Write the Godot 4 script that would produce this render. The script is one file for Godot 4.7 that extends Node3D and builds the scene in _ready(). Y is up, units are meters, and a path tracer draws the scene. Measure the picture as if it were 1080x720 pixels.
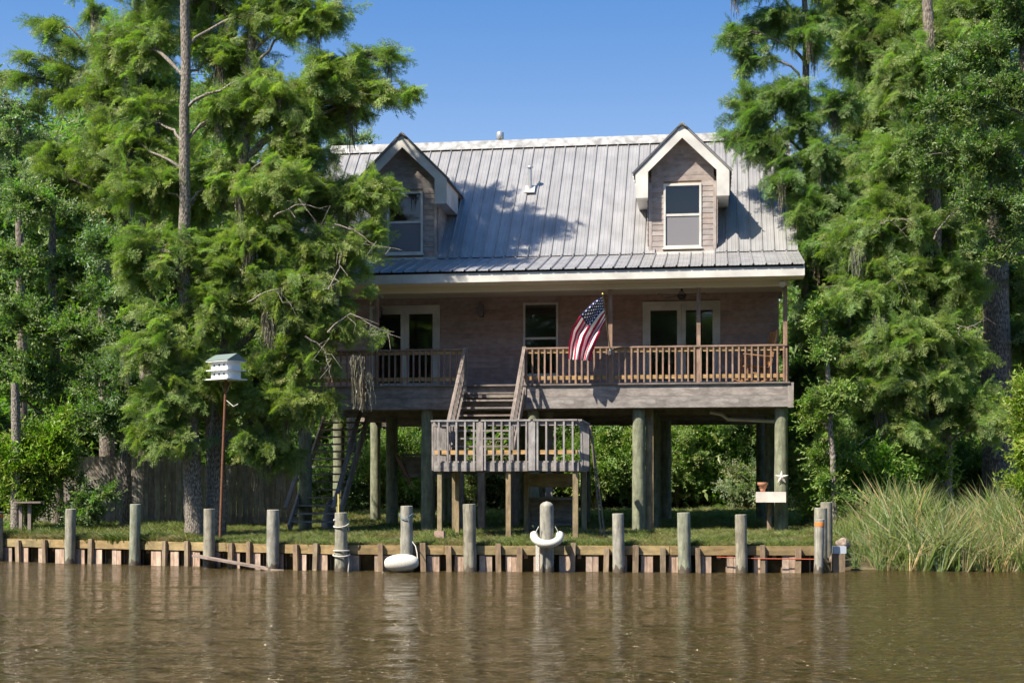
extends Node3D
# A raised house on a bayou bank, seen from a boat. Units are metres, y is up, the water lies at y = 0.
const FOCAL := 1500.0      # focal length in photo pixels (photo 1080 x 720)
const HORIZON := 515.0     # photo row of the horizon
const EYE := 1.75          # eye height above the water
var rng := RandomNumberGenerator.new()
var cache := {}
var names := {}
var M := {}
var T := {}

# ---------------------------------------------------------------- small helpers
func px(u: float, v: float, d: float) -> Vector3:
	return Vector3((u - 540.0) / FOCAL * d, EYE + (HORIZON - v) / FOCAL * d, -d)

func rf(a: float, b: float) -> float:
	return rng.randf_range(a, b)

func numbered(called: String) -> String:
	var n: int = names.get(called, 0)
	names[called] = n + 1
	return called if n == 0 else "%s_%03d" % [called, n]

func tag(o: Node, label: String, category: String, group := "", kind := "") -> void:
	if label: o.set_meta("label", label)
	if category: o.set_meta("category", category)
	if group: o.set_meta("group", group)
	if kind: o.set_meta("kind", kind)

func base(called: String, at: Vector3, label: String, category: String, group := "") -> Node3D:
	var o := Node3D.new()
	o.name = numbered(called)
	add_child(o)
	o.position = at
	tag(o, label, category, group)
	return o

func node(parent: Node, called: String, at := Vector3.ZERO) -> Node3D:
	var o := Node3D.new()
	o.name = called
	parent.add_child(o, true)
	o.position = at
	return o

func piece(parent: Node, called: String, mesh: Mesh, m: Material, t := Transform3D()) -> MeshInstance3D:
	var o := MeshInstance3D.new()
	o.name = numbered(called) if parent == self else called
	o.mesh = mesh
	o.material_override = m
	o.transform = t
	parent.add_child(o, true)
	return o

# a mesh under construction
class MB:
	var v := PackedVector3Array()
	var n := PackedVector3Array()
	var uv := PackedVector2Array()
	var c := PackedColorArray()
	var ix := PackedInt32Array()
	var col := Color.WHITE
	func vert(p: Vector3, nn: Vector3, t := Vector2.ZERO) -> int:
		v.append(p); n.append(nn); uv.append(t); c.append(col)
		return v.size() - 1
	func face(i: int, j: int, k: int) -> void:
		if (v[j] - v[i]).cross(v[k] - v[i]).dot(n[i] + n[j] + n[k]) > 0.0:
			ix.append_array([i, k, j])
		else:
			ix.append_array([i, j, k])
	func tri(a: Vector3, b: Vector3, d: Vector3) -> void:
		var nn := -(b - a).cross(d - a).normalized()
		var i := vert(a, nn); var j := vert(b, nn); var k := vert(d, nn)
		ix.append_array([i, j, k])
	func quad(a: Vector3, b: Vector3, d: Vector3, e: Vector3, nn: Vector3, ua := Vector2.ZERO, ub := Vector2.ZERO, ud := Vector2.ZERO, ue := Vector2.ZERO) -> void:
		var i := vert(a, nn, ua); var j := vert(b, nn, ub); var k := vert(d, nn, ud); var l := vert(e, nn, ue)
		face(i, j, k); face(i, k, l)
	func box(lo: Vector3, hi: Vector3, shift := Vector2.ZERO) -> void:
		var s := hi - lo
		var long := s.max_axis_index()
		for a in 3:
			var b := (a + 1) % 3
			var d := (a + 2) % 3
			var p := b if b == long else (d if d == long else b)
			var q := d if p == b else b
			for side in 2:
				var nn := Vector3.ZERO
				nn[a] = 1.0 if side else -1.0
				var co := []
				for k in 4:
					var pt := Vector3.ZERO
					pt[a] = hi[a] if side else lo[a]
					pt[p] = hi[p] if k == 1 or k == 2 else lo[p]
					pt[q] = hi[q] if k >= 2 else lo[q]
					co.append(pt)
				var uvs := []
				for k in 4:
					uvs.append(Vector2(co[k][p], co[k][q] + 0.37 * a) + shift)
				quad(co[0], co[1], co[2], co[3], nn, uvs[0], uvs[1], uvs[2], uvs[3])
	func tube(pts: Array, rad: Array, sides: int, cap := true, flute := 0.0, nflute := 5) -> void:
		var rings := []
		var side := Vector3.RIGHT
		var run := 0.0
		for i in pts.size():
			var fwd: Vector3 = (pts[mini(i + 1, pts.size() - 1)] - pts[maxi(i - 1, 0)]).normalized()
			if absf(side.dot(fwd)) > 0.95: side = Vector3.FORWARD if absf(fwd.z) < 0.9 else Vector3.UP
			side = (side - fwd * side.dot(fwd)).normalized()
			var up := fwd.cross(side)
			if i > 0: run += (pts[i] - pts[i - 1]).length()
			var ring := []
			for k in sides + 1:
				var a := TAU * k / sides
				var d := side * cos(a) + up * sin(a)
				var r: float = rad[i] * (1.0 + flute * sin(a * nflute + i * 0.7) / (1.0 + i * 0.8))
				ring.append(vert(pts[i] + d * r, d, Vector2(run, a / TAU * 0.8)))
			rings.append(ring)
		for i in pts.size() - 1:
			for k in sides:
				face(rings[i][k], rings[i][k + 1], rings[i + 1][k + 1])
				face(rings[i][k], rings[i + 1][k + 1], rings[i + 1][k])
		if cap:
			for e in [0, pts.size() - 1]:
				var nn: Vector3 = (pts[1] - pts[0]).normalized() * -1.0 if e == 0 else (pts[e] - pts[e - 1]).normalized()
				var mid := vert(pts[e], nn, Vector2(0.5, 0.5))
				var prev := -1
				for k in sides + 1:
					var w := vert(v[rings[e][k]], nn, Vector2(0.5 + 0.1 * cos(TAU * k / sides), 0.5 + 0.1 * sin(TAU * k / sides)))
					if prev >= 0: face(mid, prev, w)
					prev = w
	func lathe(prof: Array, sides: int, at := Vector3.ZERO) -> void: # prof: [radius, y]
		var rings := []
		for i in prof.size():
			var a0 = prof[maxi(i - 1, 0)]
			var a1 = prof[mini(i + 1, prof.size() - 1)]
			var tn := Vector2(a1[1] - a0[1], -(a1[0] - a0[0])).normalized()
			var ring := []
			for k in sides + 1:
				var a := TAU * k / sides
				ring.append(vert(at + Vector3(cos(a) * prof[i][0], prof[i][1], sin(a) * prof[i][0]), Vector3(cos(a) * tn.x, tn.y, sin(a) * tn.x).normalized(), Vector2(float(prof[i][1]), a / TAU)))
			rings.append(ring)
		for i in prof.size() - 1:
			for k in sides:
				face(rings[i][k], rings[i][k + 1], rings[i + 1][k + 1])
				face(rings[i][k], rings[i + 1][k + 1], rings[i + 1][k])
	func prism(poly: Array, z0: float, z1: float) -> void: # convex polygon in x, y drawn out along z
		var mid := Vector2.ZERO
		for p in poly: mid += p / poly.size()
		for i in poly.size():
			var a: Vector2 = poly[i]
			var b: Vector2 = poly[(i + 1) % poly.size()]
			var nn := Vector2(b.y - a.y, a.x - b.x).normalized()
			if nn.dot((a + b) / 2.0 - mid) < 0.0: nn = -nn
			var ln := (b - a).length()
			quad(Vector3(a.x, a.y, z0), Vector3(b.x, b.y, z0), Vector3(b.x, b.y, z1), Vector3(a.x, a.y, z1), Vector3(nn.x, nn.y, 0), Vector2(0, z0), Vector2(ln, z0), Vector2(ln, z1), Vector2(0, z1))
			for z in [z0, z1]:
				var zn := Vector3(0, 0, 1.0 if z == maxf(z0, z1) else -1.0)
				var m := vert(Vector3(mid.x, mid.y, z), zn, mid)
				var p := vert(Vector3(a.x, a.y, z), zn, a)
				var q := vert(Vector3(b.x, b.y, z), zn, b)
				face(m, p, q)
	func done() -> ArrayMesh:
		var a := []
		a.resize(Mesh.ARRAY_MAX)
		a[Mesh.ARRAY_VERTEX] = v; a[Mesh.ARRAY_NORMAL] = n; a[Mesh.ARRAY_TEX_UV] = uv; a[Mesh.ARRAY_COLOR] = c; a[Mesh.ARRAY_INDEX] = ix
		var m := ArrayMesh.new()
		m.add_surface_from_arrays(Mesh.PRIMITIVE_TRIANGLES, a)
		return m

func box_mesh(s: Vector3, variant := 0) -> ArrayMesh:
	var key := "%.3f %.3f %.3f %d" % [s.x, s.y, s.z, variant]
	if not cache.has(key):
		var b := MB.new()
		b.box(-s / 2, s / 2, Vector2(variant * 1.37, variant * 0.61))
		cache[key] = b.done()
	return cache[key]

func board(parent: Node, called: String, lo: Vector3, hi: Vector3, m: Material) -> MeshInstance3D:
	return piece(parent, called, box_mesh((hi - lo).abs(), rng.randi() % 4), m, Transform3D(Basis(), (lo + hi) / 2))

# a squared timber from a to b; w is its width across, h its depth
func bar(parent: Node, called: String, a: Vector3, b: Vector3, w: float, h: float, m: Material) -> MeshInstance3D:
	var x := (b - a).normalized()
	var up := Vector3.UP if absf(x.y) < 0.95 else Vector3.BACK
	var z := x.cross(up).normalized()
	var y := z.cross(x)
	return piece(parent, called, box_mesh(Vector3((b - a).length(), h, w), rng.randi() % 4), m, Transform3D(Basis(x, y, z), (a + b) / 2))

func rope(parent: Node, called: String, pts: Array, r: float, m: Material) -> MeshInstance3D:
	var b := MB.new()
	var rad := []
	for p in pts: rad.append(r)
	b.tube(pts, rad, 6)
	return piece(parent, called, b.done(), m)

func pick(list: Array):
	return list[rng.randi() % list.size()]

# ---------------------------------------------------------------- textures and materials
func noise(seed_: int, freq: float, oct := 4, kind := FastNoiseLite.TYPE_SIMPLEX_SMOOTH) -> FastNoiseLite:
	var f := FastNoiseLite.new()
	f.seed = seed_
	f.noise_type = kind
	f.frequency = freq
	f.fractal_octaves = oct
	return f

# grain: noise drawn out along u, with wander, dark checks and blotches; tiles well enough over boards shorter than the tile
func grain_image(w: int, h: int, seed_: int, stretch: float, lo: float, hi: float) -> ImageTexture:
	var im := Image.create(w, h, false, Image.FORMAT_RGB8)
	var f := noise(seed_, 0.06, 3)
	var g := noise(seed_ + 5, 0.012, 3)
	var k := noise(seed_ + 9, 0.3, 2)
	for y in h:
		for x in w:
			var t := 0.5 + 0.5 * f.get_noise_2d(x / stretch, y + 6.0 * g.get_noise_2d(x * 0.6, y))
			var blot := g.get_noise_2d(x + 900, y * 2.0)
			var fine := k.get_noise_2d(x / (stretch * 0.6), y * 1.4)
			var s := clampf(lerpf(lo, hi, t) + blot * 0.12 + fine * 0.09, 0.05, 1.0)
			im.set_pixel(x, y, Color(s, s, s))
	return ImageTexture.create_from_image(im)

func mottle(seed_: int, freq: float, lo: Color, hi: Color, size := 512, oct := 5) -> NoiseTexture2D:
	var t := NoiseTexture2D.new()
	t.width = size; t.height = size
	t.seamless = true
	t.noise = noise(seed_, freq, oct)
	var g := Gradient.new()
	g.offsets = PackedFloat32Array([0.2, 0.8])
	g.colors = PackedColorArray([lo, hi])
	t.color_ramp = g
	return t

func mat(called: String, lin: Color, rough := 0.8, tex: Texture2D = null, scale := 1.0, tri := false) -> StandardMaterial3D:
	var m := StandardMaterial3D.new()
	m.resource_name = called
	m.albedo_color = lin.linear_to_srgb()
	m.roughness = rough
	if tex:
		m.albedo_texture = tex
	m.uv1_scale = Vector3(scale, scale, scale)
	if tri:
		m.uv1_triplanar = true
		m.uv1_world_triplanar = true
	M[called] = m
	return m

func relief(m: StandardMaterial3D, tex: Texture2D, cm: float) -> StandardMaterial3D:
	m.heightmap_enabled = true
	m.heightmap_texture = tex
	m.heightmap_scale = cm
	return m

func wood(called: String, lin: Color, spread := 0.14, rough := 0.85, tex := "grain") -> Array:
	var out := []
	for i in 4:
		var k: float = 1.0 + spread * [0.0, -1.0, 0.8, -0.4][i]
		var m := mat(called + str(i), Color(lin.r * k, lin.g * k * (1.0 + 0.03 * (i - 1.5)), lin.b * k * (1.0 + 0.05 * (i - 1.5))), rough, T[tex], 0.5)
		m.uv1_offset = Vector3(i * 0.21, i * 0.33, 0)
		relief(m, T[tex], 0.35)
		out.append(m)
	M[called] = out
	return out

func leafy(called: String, back: Color) -> StandardMaterial3D:
	var m := mat(called, Color.WHITE, 0.42)
	m.vertex_color_use_as_albedo = true
	m.backlight_enabled = true
	m.backlight = back
	m.metallic_specular = 0.5
	m.cull_mode = BaseMaterial3D.CULL_DISABLED
	return m

func make_materials() -> void:
	T.grain = grain_image(512, 256, 3, 16.0, 0.68, 1.0)
	T.soft = grain_image(512, 256, 8, 22.0, 0.86, 1.0)
	T.blotch = mottle(11, 0.012, Color(0.62, 0.62, 0.62), Color(1, 1, 1))
	T.film = mottle(21, 0.01, Color(0.86, 0.86, 0.86), Color(1, 1, 1))
	T.bark = mottle(12, 0.05, Color(0.42, 0.40, 0.38), Color(1, 1, 1), 512, 4)
	T.soil = mottle(14, 0.02, Color(0.55, 0.5, 0.42), Color(1, 1, 1))
	T.fine = mottle(15, 0.06, Color(0.78, 0.78, 0.78), Color(1, 1, 1))
	T.ripple = mottle(17, 0.022, Color(0, 0, 0), Color(1, 1, 1), 1024, 4)
	wood("siding", Color(0.42, 0.31, 0.295), 0.07, 0.85, "soft")
	wood("dormer_siding", Color(0.35, 0.305, 0.29), 0.08, 0.85, "soft")
	wood("gable_red", Color(0.3, 0.15, 0.12), 0.1)
	wood("rim_wood", Color(0.352, 0.308, 0.286), 0.1)
	wood("rail_wood", Color(0.378, 0.248, 0.184), 0.1)
	wood("tan_wood", Color(0.595, 0.391, 0.170), 0.12)
	wood("grey_wood", Color(0.387, 0.365, 0.361), 0.08)
	wood("stair_wood", Color(0.29, 0.25, 0.23), 0.2)
	wood("post_wood", Color(0.36, 0.285, 0.17), 0.12)
	wood("dark_wood", Color(0.34, 0.295, 0.26), 0.15)
	wood("fence_wood", Color(0.33, 0.29, 0.255), 0.2)
	wood("chair_wood", Color(0.55, 0.29, 0.13), 0.1, 0.6)
	wood("wale_wood", Color(0.380, 0.285, 0.138), 0.16)
	wood("batten_wood", Color(0.36, 0.27, 0.18), 0.2)
	wood("sheet_wood", Color(0.62, 0.46, 0.36), 0.16)
	wood("driftwood", Color(0.33, 0.27, 0.24), 0.1)
	relief(mat("pile_green", Color(0.27, 0.29, 0.20), 0.9, T.grain, 0.6), T.grain, 0.8)
	var pl := [Color(0.36, 0.35, 0.28), Color(0.33, 0.31, 0.245), Color(0.38, 0.37, 0.32), Color(0.31, 0.33, 0.25)]
	M.pile = []
	for i in 4:
		var pm := mat("pile%d" % i, pl[i], 0.92, T.grain, 0.6)
		pm.uv1_offset = Vector3(i * 0.27, i * 0.4, 0)
		M.pile.append(relief(pm, T.grain, 0.9))
	M.roof = []
	for i in 4:
		var k: float = [0.345, 0.32, 0.36, 0.335][i]
		var rm := mat("roof_metal%d" % i, Color(k, k * 1.0, k * 1.035), 0.42, T.film, 0.3, true)
		rm.metallic = 0.2
		M.roof.append(rm)
	mat("ridge_metal", Color(0.5, 0.5, 0.5), 0.45, T.blotch, 0.5, true)
	mat("white_paint", Color(0.64, 0.63, 0.60), 0.5, T.film, 0.25, true)
	mat("soffit", Color(0.66, 0.60, 0.50), 0.6)
	mat("inner_wall", Color(0.36, 0.33, 0.29), 0.9)
	mat("sheathing", Color(0.30, 0.22, 0.15), 0.95)
	var g := mat("glass", Color(0.25, 0.29, 0.28), 0.02)
	g.albedo_color.a = 0.012
	g.transparency = BaseMaterial3D.TRANSPARENCY_ALPHA
	g.metallic_specular = 0.5
	mat("screen", Color(0.17, 0.17, 0.19), 0.75)
	mat("black_metal", Color(0.02, 0.02, 0.022), 0.5)
	mat("steel", Color(0.55, 0.56, 0.58), 0.35).metallic = 0.6
	mat("brass", Color(0.45, 0.32, 0.12), 0.35).metallic = 0.9
	mat("rust", Color(0.30, 0.13, 0.065), 0.85, T.bark, 1.5, true)
	mat("martin_white", Color(0.74, 0.76, 0.78), 0.5)
	mat("martin_roof", Color(0.15, 0.20, 0.20), 0.55)
	mat("hole", Color(0.015, 0.015, 0.015), 0.9)
	mat("white_rope", Color(0.68, 0.66, 0.60), 0.9, T.fine, 8.0, true)
	mat("blue_rope", Color(0.10, 0.16, 0.22), 0.9)
	mat("red_rope", Color(0.42, 0.10, 0.05), 0.9)
	mat("fender", Color(0.80, 0.77, 0.70), 0.45, T.fine, 1.2, true)
	mat("terracotta", Color(0.42, 0.20, 0.12), 0.85)
	mat("white_board", Color(0.72, 0.66, 0.61), 0.7, T.film, 0.5, true)
	mat("algae", Color(0.19, 0.16, 0.12), 0.55, T.bark, 2.0, true)
	mat("orange_band", Color(0.60, 0.20, 0.04), 0.7)
	mat("yellow_cane", Color(0.62, 0.48, 0.10), 0.6)
	mat("concrete", Color(0.48, 0.34, 0.28), 0.95, T.fine, 1.0, true)
	relief(mat("stone", Color(0.36, 0.29, 0.235), 0.95, T.blotch, 1.5, true), T.blotch, 1.5)
	mat("tarp_blue", Color(0.42, 0.48, 0.56), 0.6)
	relief(mat("bark_grey", Color(0.40, 0.36, 0.32), 0.95, T.bark, 0.7, true), T.bark, 2.5)
	relief(mat("bark_dark", Color(0.36, 0.315, 0.275), 0.95, T.bark, 0.6, true), T.bark, 3.0)
	relief(mat("bark_pale", Color(0.42, 0.385, 0.35), 0.95, T.bark, 0.8, true), T.bark, 2.0)
	M.bark_grey.uv1_scale = Vector3(1.1, 0.35, 1.1)
	M.bark_dark.uv1_scale = Vector3(1.0, 0.25, 1.0)
	M.bark_pale.uv1_scale = Vector3(1.1, 0.45, 1.1)
	mat("ground", Color(0.155, 0.135, 0.075), 0.97, T.soil, 0.18, true)
	relief(M.ground, T.soil, 4.0)
	var w := mat("water", Color(0.048, 0.032, 0.004), 0.09)
	w.metallic_specular = 0.4
	w.uv1_triplanar = true
	w.uv1_world_triplanar = true
	w.uv1_scale = Vector3(0.16, 0.16, 0.42)
	relief(w, T.ripple, 9.0)
	leafy("cypress_leaf", Color(0.85, 1.0, 0.45))
	leafy("broad_leaf", Color(0.8, 1.0, 0.4))
	leafy("grass_blade", Color(0.8, 0.9, 0.5))
	leafy("moss_strand", Color(0.25, 0.25, 0.2))

# ---------------------------------------------------------------- foliage shapes
func diamond(b: MB, at: Vector3, d: Vector3, side: Vector3, l: float, w: float, fold := 0.0) -> void:
	var up := d.cross(side).normalized() * fold
	var tip := at + d * l
	var mid := at + d * l * 0.42
	if fold == 0.0:
		b.tri(at, mid + side * w * 0.5, tip)
		b.tri(at, tip, mid - side * w * 0.5)
	else:
		b.tri(at, mid + side * w * 0.5 + up, tip)
		b.tri(at, tip, mid - side * w * 0.5 + up)

func twig(b: MB, a: Vector3, c: Vector3, r: float) -> void:
	var d := (c - a).normalized()
	var s := d.cross(Vector3.UP).normalized() * r
	var t := d.cross(s).normalized() * r
	b.tri(a + s, a - s, c)
	b.tri(a + t, a - t, c)

# a feathery spray of bald cypress, about 0.8 m long, growing along +x and hanging a little
func cypress_spray(seed_: int) -> ArrayMesh:
	rng.seed = seed_
	var b := MB.new()
	var stem := func(t: float) -> Vector3: return Vector3(0.82 * t, 0.05 * t - 0.24 * t * t, 0.05 * sin(t * 5.0 + seed_))
	var bark := Color(2.2, 1.1, 1.6)
	for i in 4:
		b.col = bark
		twig(b, stem.call(i / 4.0), stem.call((i + 1) / 4.0), 0.007)
	var n := 11
	for i in n + 1:
		var t := 0.1 + 0.85 * i / n
		var o: Vector3 = stem.call(t)
		var sgn := 1.0 if i % 2 else -1.0
		var ang := rf(0.6, 1.05) if i < n else 0.0
		var d := Vector3(cos(ang), rf(-0.35, 0.12), sgn * sin(ang)).normalized()
		var ln := 0.40 * (1.0 - 0.55 * t) * rf(0.75, 1.15)
		b.col = bark
		twig(b, o, o + d * ln + Vector3(0, -0.05, 0), 0.004)
		var m := int(ln / 0.024)
		for k in m:
			var s := (k + 0.6) / m
			var p := o + d * ln * s + Vector3(0, -0.05 * s * s, 0)
			for q in [-1.0, 1.0]:
				var side: Vector3 = d.cross(Vector3.UP).normalized() * q
				var dd: Vector3 = (d * rf(0.5, 0.9) + side * rf(0.6, 0.9) + Vector3(0, rf(-0.95, 0.55), 0)).normalized()
				var g := rf(0.82, 1.18)
				b.col = Color(g * rf(0.95, 1.1), g, g * rf(0.8, 1.1))
				diamond(b, p, dd, dd.cross(Vector3(rf(-0.4, 0.4), 1, rf(-0.4, 0.4))).normalized(), 0.115 * (1.0 - 0.35 * s) * rf(0.7, 1.25), 0.0165)
	return b.done()

# a sprig of broad leaves, about half a metre
func broad_sprig(seed_: int, leaf: float, slim: float, per := 6) -> ArrayMesh:
	rng.seed = seed_
	var b := MB.new()
	for i in 7:
		var d := Vector3(1.0, rf(-0.35, 0.6), rf(-0.9, 0.9)).normalized()
		var o := Vector3(0.05 * i, 0, 0)
		var ln := rf(0.22, 0.45)
		b.col = Color(1.6, 1.0, 1.2)
		twig(b, o, o + d * ln, 0.005)
		for k in per:
			var p := o + d * ln * (0.25 + 0.75 * k / (per - 1.0))
			var dd := (d * 0.6 + Vector3(rf(-1, 1), rf(-0.7, 0.6), rf(-1, 1))).normalized()
			var side := dd.cross(Vector3(rf(-0.7, 0.7), 1, rf(-0.7, 0.7))).normalized()
			var g := rf(0.75, 1.25)
			b.col = Color(g * rf(0.9, 1.12), g, g * rf(0.75, 1.1))
			diamond(b, p, dd, side, leaf * rf(0.75, 1.25), leaf * slim, leaf * 0.09)
	return b.done()

# a beard of hanging moss, 1 m long
func moss_beard(seed_: int) -> ArrayMesh:
	rng.seed = seed_
	var b := MB.new()
	for i in 46:
		var p := Vector3(rf(-0.10, 0.10), rf(-0.05, 0.05), rf(-0.10, 0.10))
		var ln := rf(0.35, 1.0)
		var w := rf(0.004, 0.011)
		var turn := rf(0, PI)
		var s := Vector3(cos(turn), 0, sin(turn))
		for k in 4:
			var q := p + Vector3(rf(-0.04, 0.04), -ln / 4, rf(-0.04, 0.04))
			var g := rf(0.8, 1.15)
			b.col = Color(g, g, g)
			b.tri(p + s * w, p - s * w, q)
			b.tri(p - s * w * 0.6, q + s * w, q - s * w)
			p = q
	return b.done()

func blade_tuft(seed_: int, n: int, h: float, w: float, lean: float) -> ArrayMesh:
	rng.seed = seed_
	var b := MB.new()
	for i in n:
		var a := rf(0, TAU)
		var o := Vector3(cos(a), 0, sin(a)) * rf(0, 0.08)
		var d := Vector3(cos(a) * rf(0, lean), 1, sin(a) * rf(0, lean)).normalized()
		var side := d.cross(Vector3(cos(a + 1.3), 0.1, sin(a + 1.3))).normalized() * w
		var hh := h * rf(0.55, 1.15)
		var g := rf(0.75, 1.2)
		b.col = Color(g, g, g)
		var m := o + d * hh * 0.55
		var tip := o + d * hh + Vector3(cos(a), -0.25, sin(a)) * lean * hh * rf(0.2, 0.8)
		b.tri(o - side, o + side, m + side * 0.8)
		b.tri(o - side, m + side * 0.8, m - side * 0.8)
		b.tri(m - side * 0.8, m + side * 0.8, tip)
	return b.done()

func scatter(parent: Node, called: String, mesh: Mesh, m: Material, xs: Array, cols: Array) -> MultiMeshInstance3D:
	var mm := MultiMesh.new()
	mm.transform_format = MultiMesh.TRANSFORM_3D
	mm.use_colors = true
	mm.mesh = mesh
	mm.instance_count = xs.size()
	for i in xs.size():
		mm.set_instance_transform(i, xs[i])
		mm.set_instance_color(i, cols[i])
	var o := MultiMeshInstance3D.new()
	o.name = called
	o.multimesh = mm
	o.material_override = m
	parent.add_child(o, true)
	return o

func shade_of(c: Color, spread: float) -> Color:
	var k := 1.0 + rf(-spread, spread)
	var h := rf(-0.12, 0.16)
	return Color(c.r * k * (1.0 + h), c.g * k, c.b * k * (1.0 - h * 0.5))

func along(dir: Vector3, roll: float, s: float) -> Basis:
	var x := dir.normalized()
	var up := Vector3.UP if absf(x.y) < 0.9 else Vector3.RIGHT
	var z := x.cross(up).normalized()
	var y := z.cross(x)
	return (Basis(x, roll) * Basis(x, y, z)) * Basis.from_scale(Vector3(s, s, s))

# one tree: trunk [[u, v, radius px] ...] and crown clumps [[u, v, half width px, half height px, depth offset m, density] ...] read off at the depth d
func tree(called: String, label: String, category: String, group: String, d: float, trunk: Array, clumps: Array, o: Dictionary) -> Node3D:
	rng.seed = hash(label)
	var k := FOCAL / d
	var tp := []
	var tr := []
	for p in trunk:
		tp.append(px(p[0], p[1], d))
		tr.append(p[2] / k)
	var at: Vector3 = tp[0]
	var root := base(called, at, label, category, group)
	# trunk
	var b := MB.new()
	var pts := []
	var rad := []
	for i in tp.size() - 1:
		for j in 3:
			var t := j / 3.0
			pts.append((tp[i] as Vector3).lerp(tp[i + 1], t) - at + (Vector3(rf(-0.03, 0.03), 0, rf(-0.03, 0.03)) if i + j > 0 else Vector3(0, -0.25, 0)))
			rad.append(lerpf(tr[i], tr[i + 1], t) * (1.0 + rf(-0.05, 0.05)))
	pts.append(tp[-1] - at)
	rad.append(tr[-1])
	b.tube(pts, rad, 14, true, o.get("flute", 0.0))
	piece(root, "trunk", b.done(), o.bark)
	# limbs and sprays
	var xs := []
	var cols := []
	var mx := []
	var mc := []
	var size: float = o.get("size", 1.0)
	var droop: float = o.get("droop", 0.3)
	var all := clumps.duplicate()
	if o.has("fill"):
		for cl in clumps:
			if rng.randf() < o.fill and cl[2] > 24:
				var dz0: float = cl[4] if cl.size() > 4 else 0.0
				all.append([cl[0] + rf(-0.9, 0.9) * cl[2], cl[1] + rf(-0.6, 1.0) * cl[3], cl[2] * 0.75, cl[3] * 0.75, dz0 + rf(-0.6, 0.7), 0.9])
	for cl in all:
		var dz: float = cl[4] if cl.size() > 4 else rf(-0.8, 0.8)
		var dens: float = cl[5] if cl.size() > 5 else 1.0
		var mid := px(cl[0], cl[1], d - dz)
		var rx: float = cl[2] / k * o.get("spread", 1.0)
		var ry: float = cl[3] / k * o.get("spread", 1.0)
		var rz: float = (rx + ry) * 0.5 * o.get("deep", 1.0)
		# where the limb leaves the trunk
		var best := 0
		var want := mid.y - 0.45 * Vector2(mid.x - at.x, mid.z - at.z).length()
		for i in pts.size():
			if absf(pts[i].y + at.y - want) < absf(pts[best].y + at.y - want): best = i
		best = maxi(best, int(pts.size() * o.get("lowest", 0.2)))
		var s: Vector3 = pts[best] + at
		var lb := MB.new()
		var lp := []
		var lr := []
		var r0 := minf(rad[best] * 0.6, 0.022 + 0.011 * (mid - s).length())
		var bend := Vector3(0, 0.12 * (mid - s).length(), 0) + Vector3(rf(-0.2, 0.2), 0, rf(-0.2, 0.2))
		var steps := 7
		for i in steps + 1:
			var t := float(i) / steps
			lp.append(s.lerp(mid, t) + bend * sin(PI * t) + Vector3(rf(-1, 1), rf(-1, 1), rf(-1, 1)) * 0.06 * (1.0 if i > 0 else 0.0) - at)
			lr.append(lerpf(r0, 0.018, t))
		lb.tube(lp, lr, 6, false)
		var area := PI * rx * ry
		var count := int(maxf(6.0, o.dens * dens * area / (size * size)))
		var nb := maxi(5, int(count / 7.0))
		for q in nb:
			var dir := Vector3(rf(-1, 1), rf(-1, 1), rf(-1, 1))
			while dir.length() > 1.0 or dir.length() < 0.05: dir = Vector3(rf(-1, 1), rf(-1, 1), rf(-1, 1))
			dir = dir.normalized() * pow(rf(0.05, 1.0), 0.42)
			var e := mid + Vector3(dir.x * rx, dir.y * ry, dir.z * rz) - at
			var f := rng.randi_range(steps - 3, steps)
			var a: Vector3 = lp[f]
			var sag := Vector3(0, -droop * 0.35 * (e - a).length(), 0)
			var m := a.lerp(e, 0.5) - sag
			lb.tube([a, m, e], [0.016, 0.011, 0.005], 4, false)
			for g in maxi(1, roundi(count / float(nb))):
				var t := pow(rf(0.12, 1.0), 0.75)
				var p := a.lerp(m, t * 2.0) if t < 0.5 else m.lerp(e, t * 2.0 - 1.0)
				var dd := ((e - a).normalized() * rf(0.2, 1.0) + Vector3(rf(-1, 1), rf(-0.7, 0.7), rf(-1, 1)) * 1.1 + Vector3(0, -droop, 0)).normalized()
				xs.append(Transform3D(along(dd, rf(-1.3, 1.3), size * rf(0.65, 1.25)), p - dd * 0.25 * size))
				cols.append(shade_of(o.color, o.get("vary", 0.3)))
			if o.has("moss") and rng.randf() < o.moss:
				mx.append(Transform3D(Basis(Vector3.UP, rf(0, TAU)).scaled(Vector3.ONE * rf(0.35, 1.0)), a.lerp(e, rf(0.2, 0.8))))
				mc.append(shade_of(Color(0.20, 0.19, 0.145), 0.25))
		piece(root, "limb", lb.done(), o.get("limb_bark", o.bark))
	# dead pale branches and beards that show in front of the leaves
	for line in o.get("bare", []):
		var db := MB.new()
		var dp := []
		var dr := []
		var cv := Curve3D.new()
		for i in line.size():
			var tang := px(line[mini(i + 1, line.size() - 1)][0], line[mini(i + 1, line.size() - 1)][1], d) - px(line[maxi(i - 1, 0)][0], line[maxi(i - 1, 0)][1], d)
			cv.add_point(px(line[i][0], line[i][1], d - 1.15 + rf(-0.12, 0.12)) - at, -tang / 6.0, tang / 6.0)
		for i in 10:
			dp.append(cv.sample_baked(cv.get_baked_length() * i / 9.0, true) + Vector3(rf(-0.025, 0.025), rf(-0.025, 0.025), 0))
			dr.append(lerpf(0.024, 0.006, i / 9.0))
		db.tube(dp, dr, 6)
		for i in [2, 4, 5, 7]:
			var f: Vector3 = (dp[i] as Vector3).lerp(dp[i + 1], 0.6)
			db.tube([f, f + Vector3(rf(-0.2, 0.3), rf(-0.3, 0.15), rf(0, 0.2)), f + Vector3(rf(-0.3, 0.5), rf(-0.5, 0.1), rf(0, 0.25))], [0.011, 0.008, 0.004], 4)
		piece(root, "bare_branch", db.done(), M.bark_pale)
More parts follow.
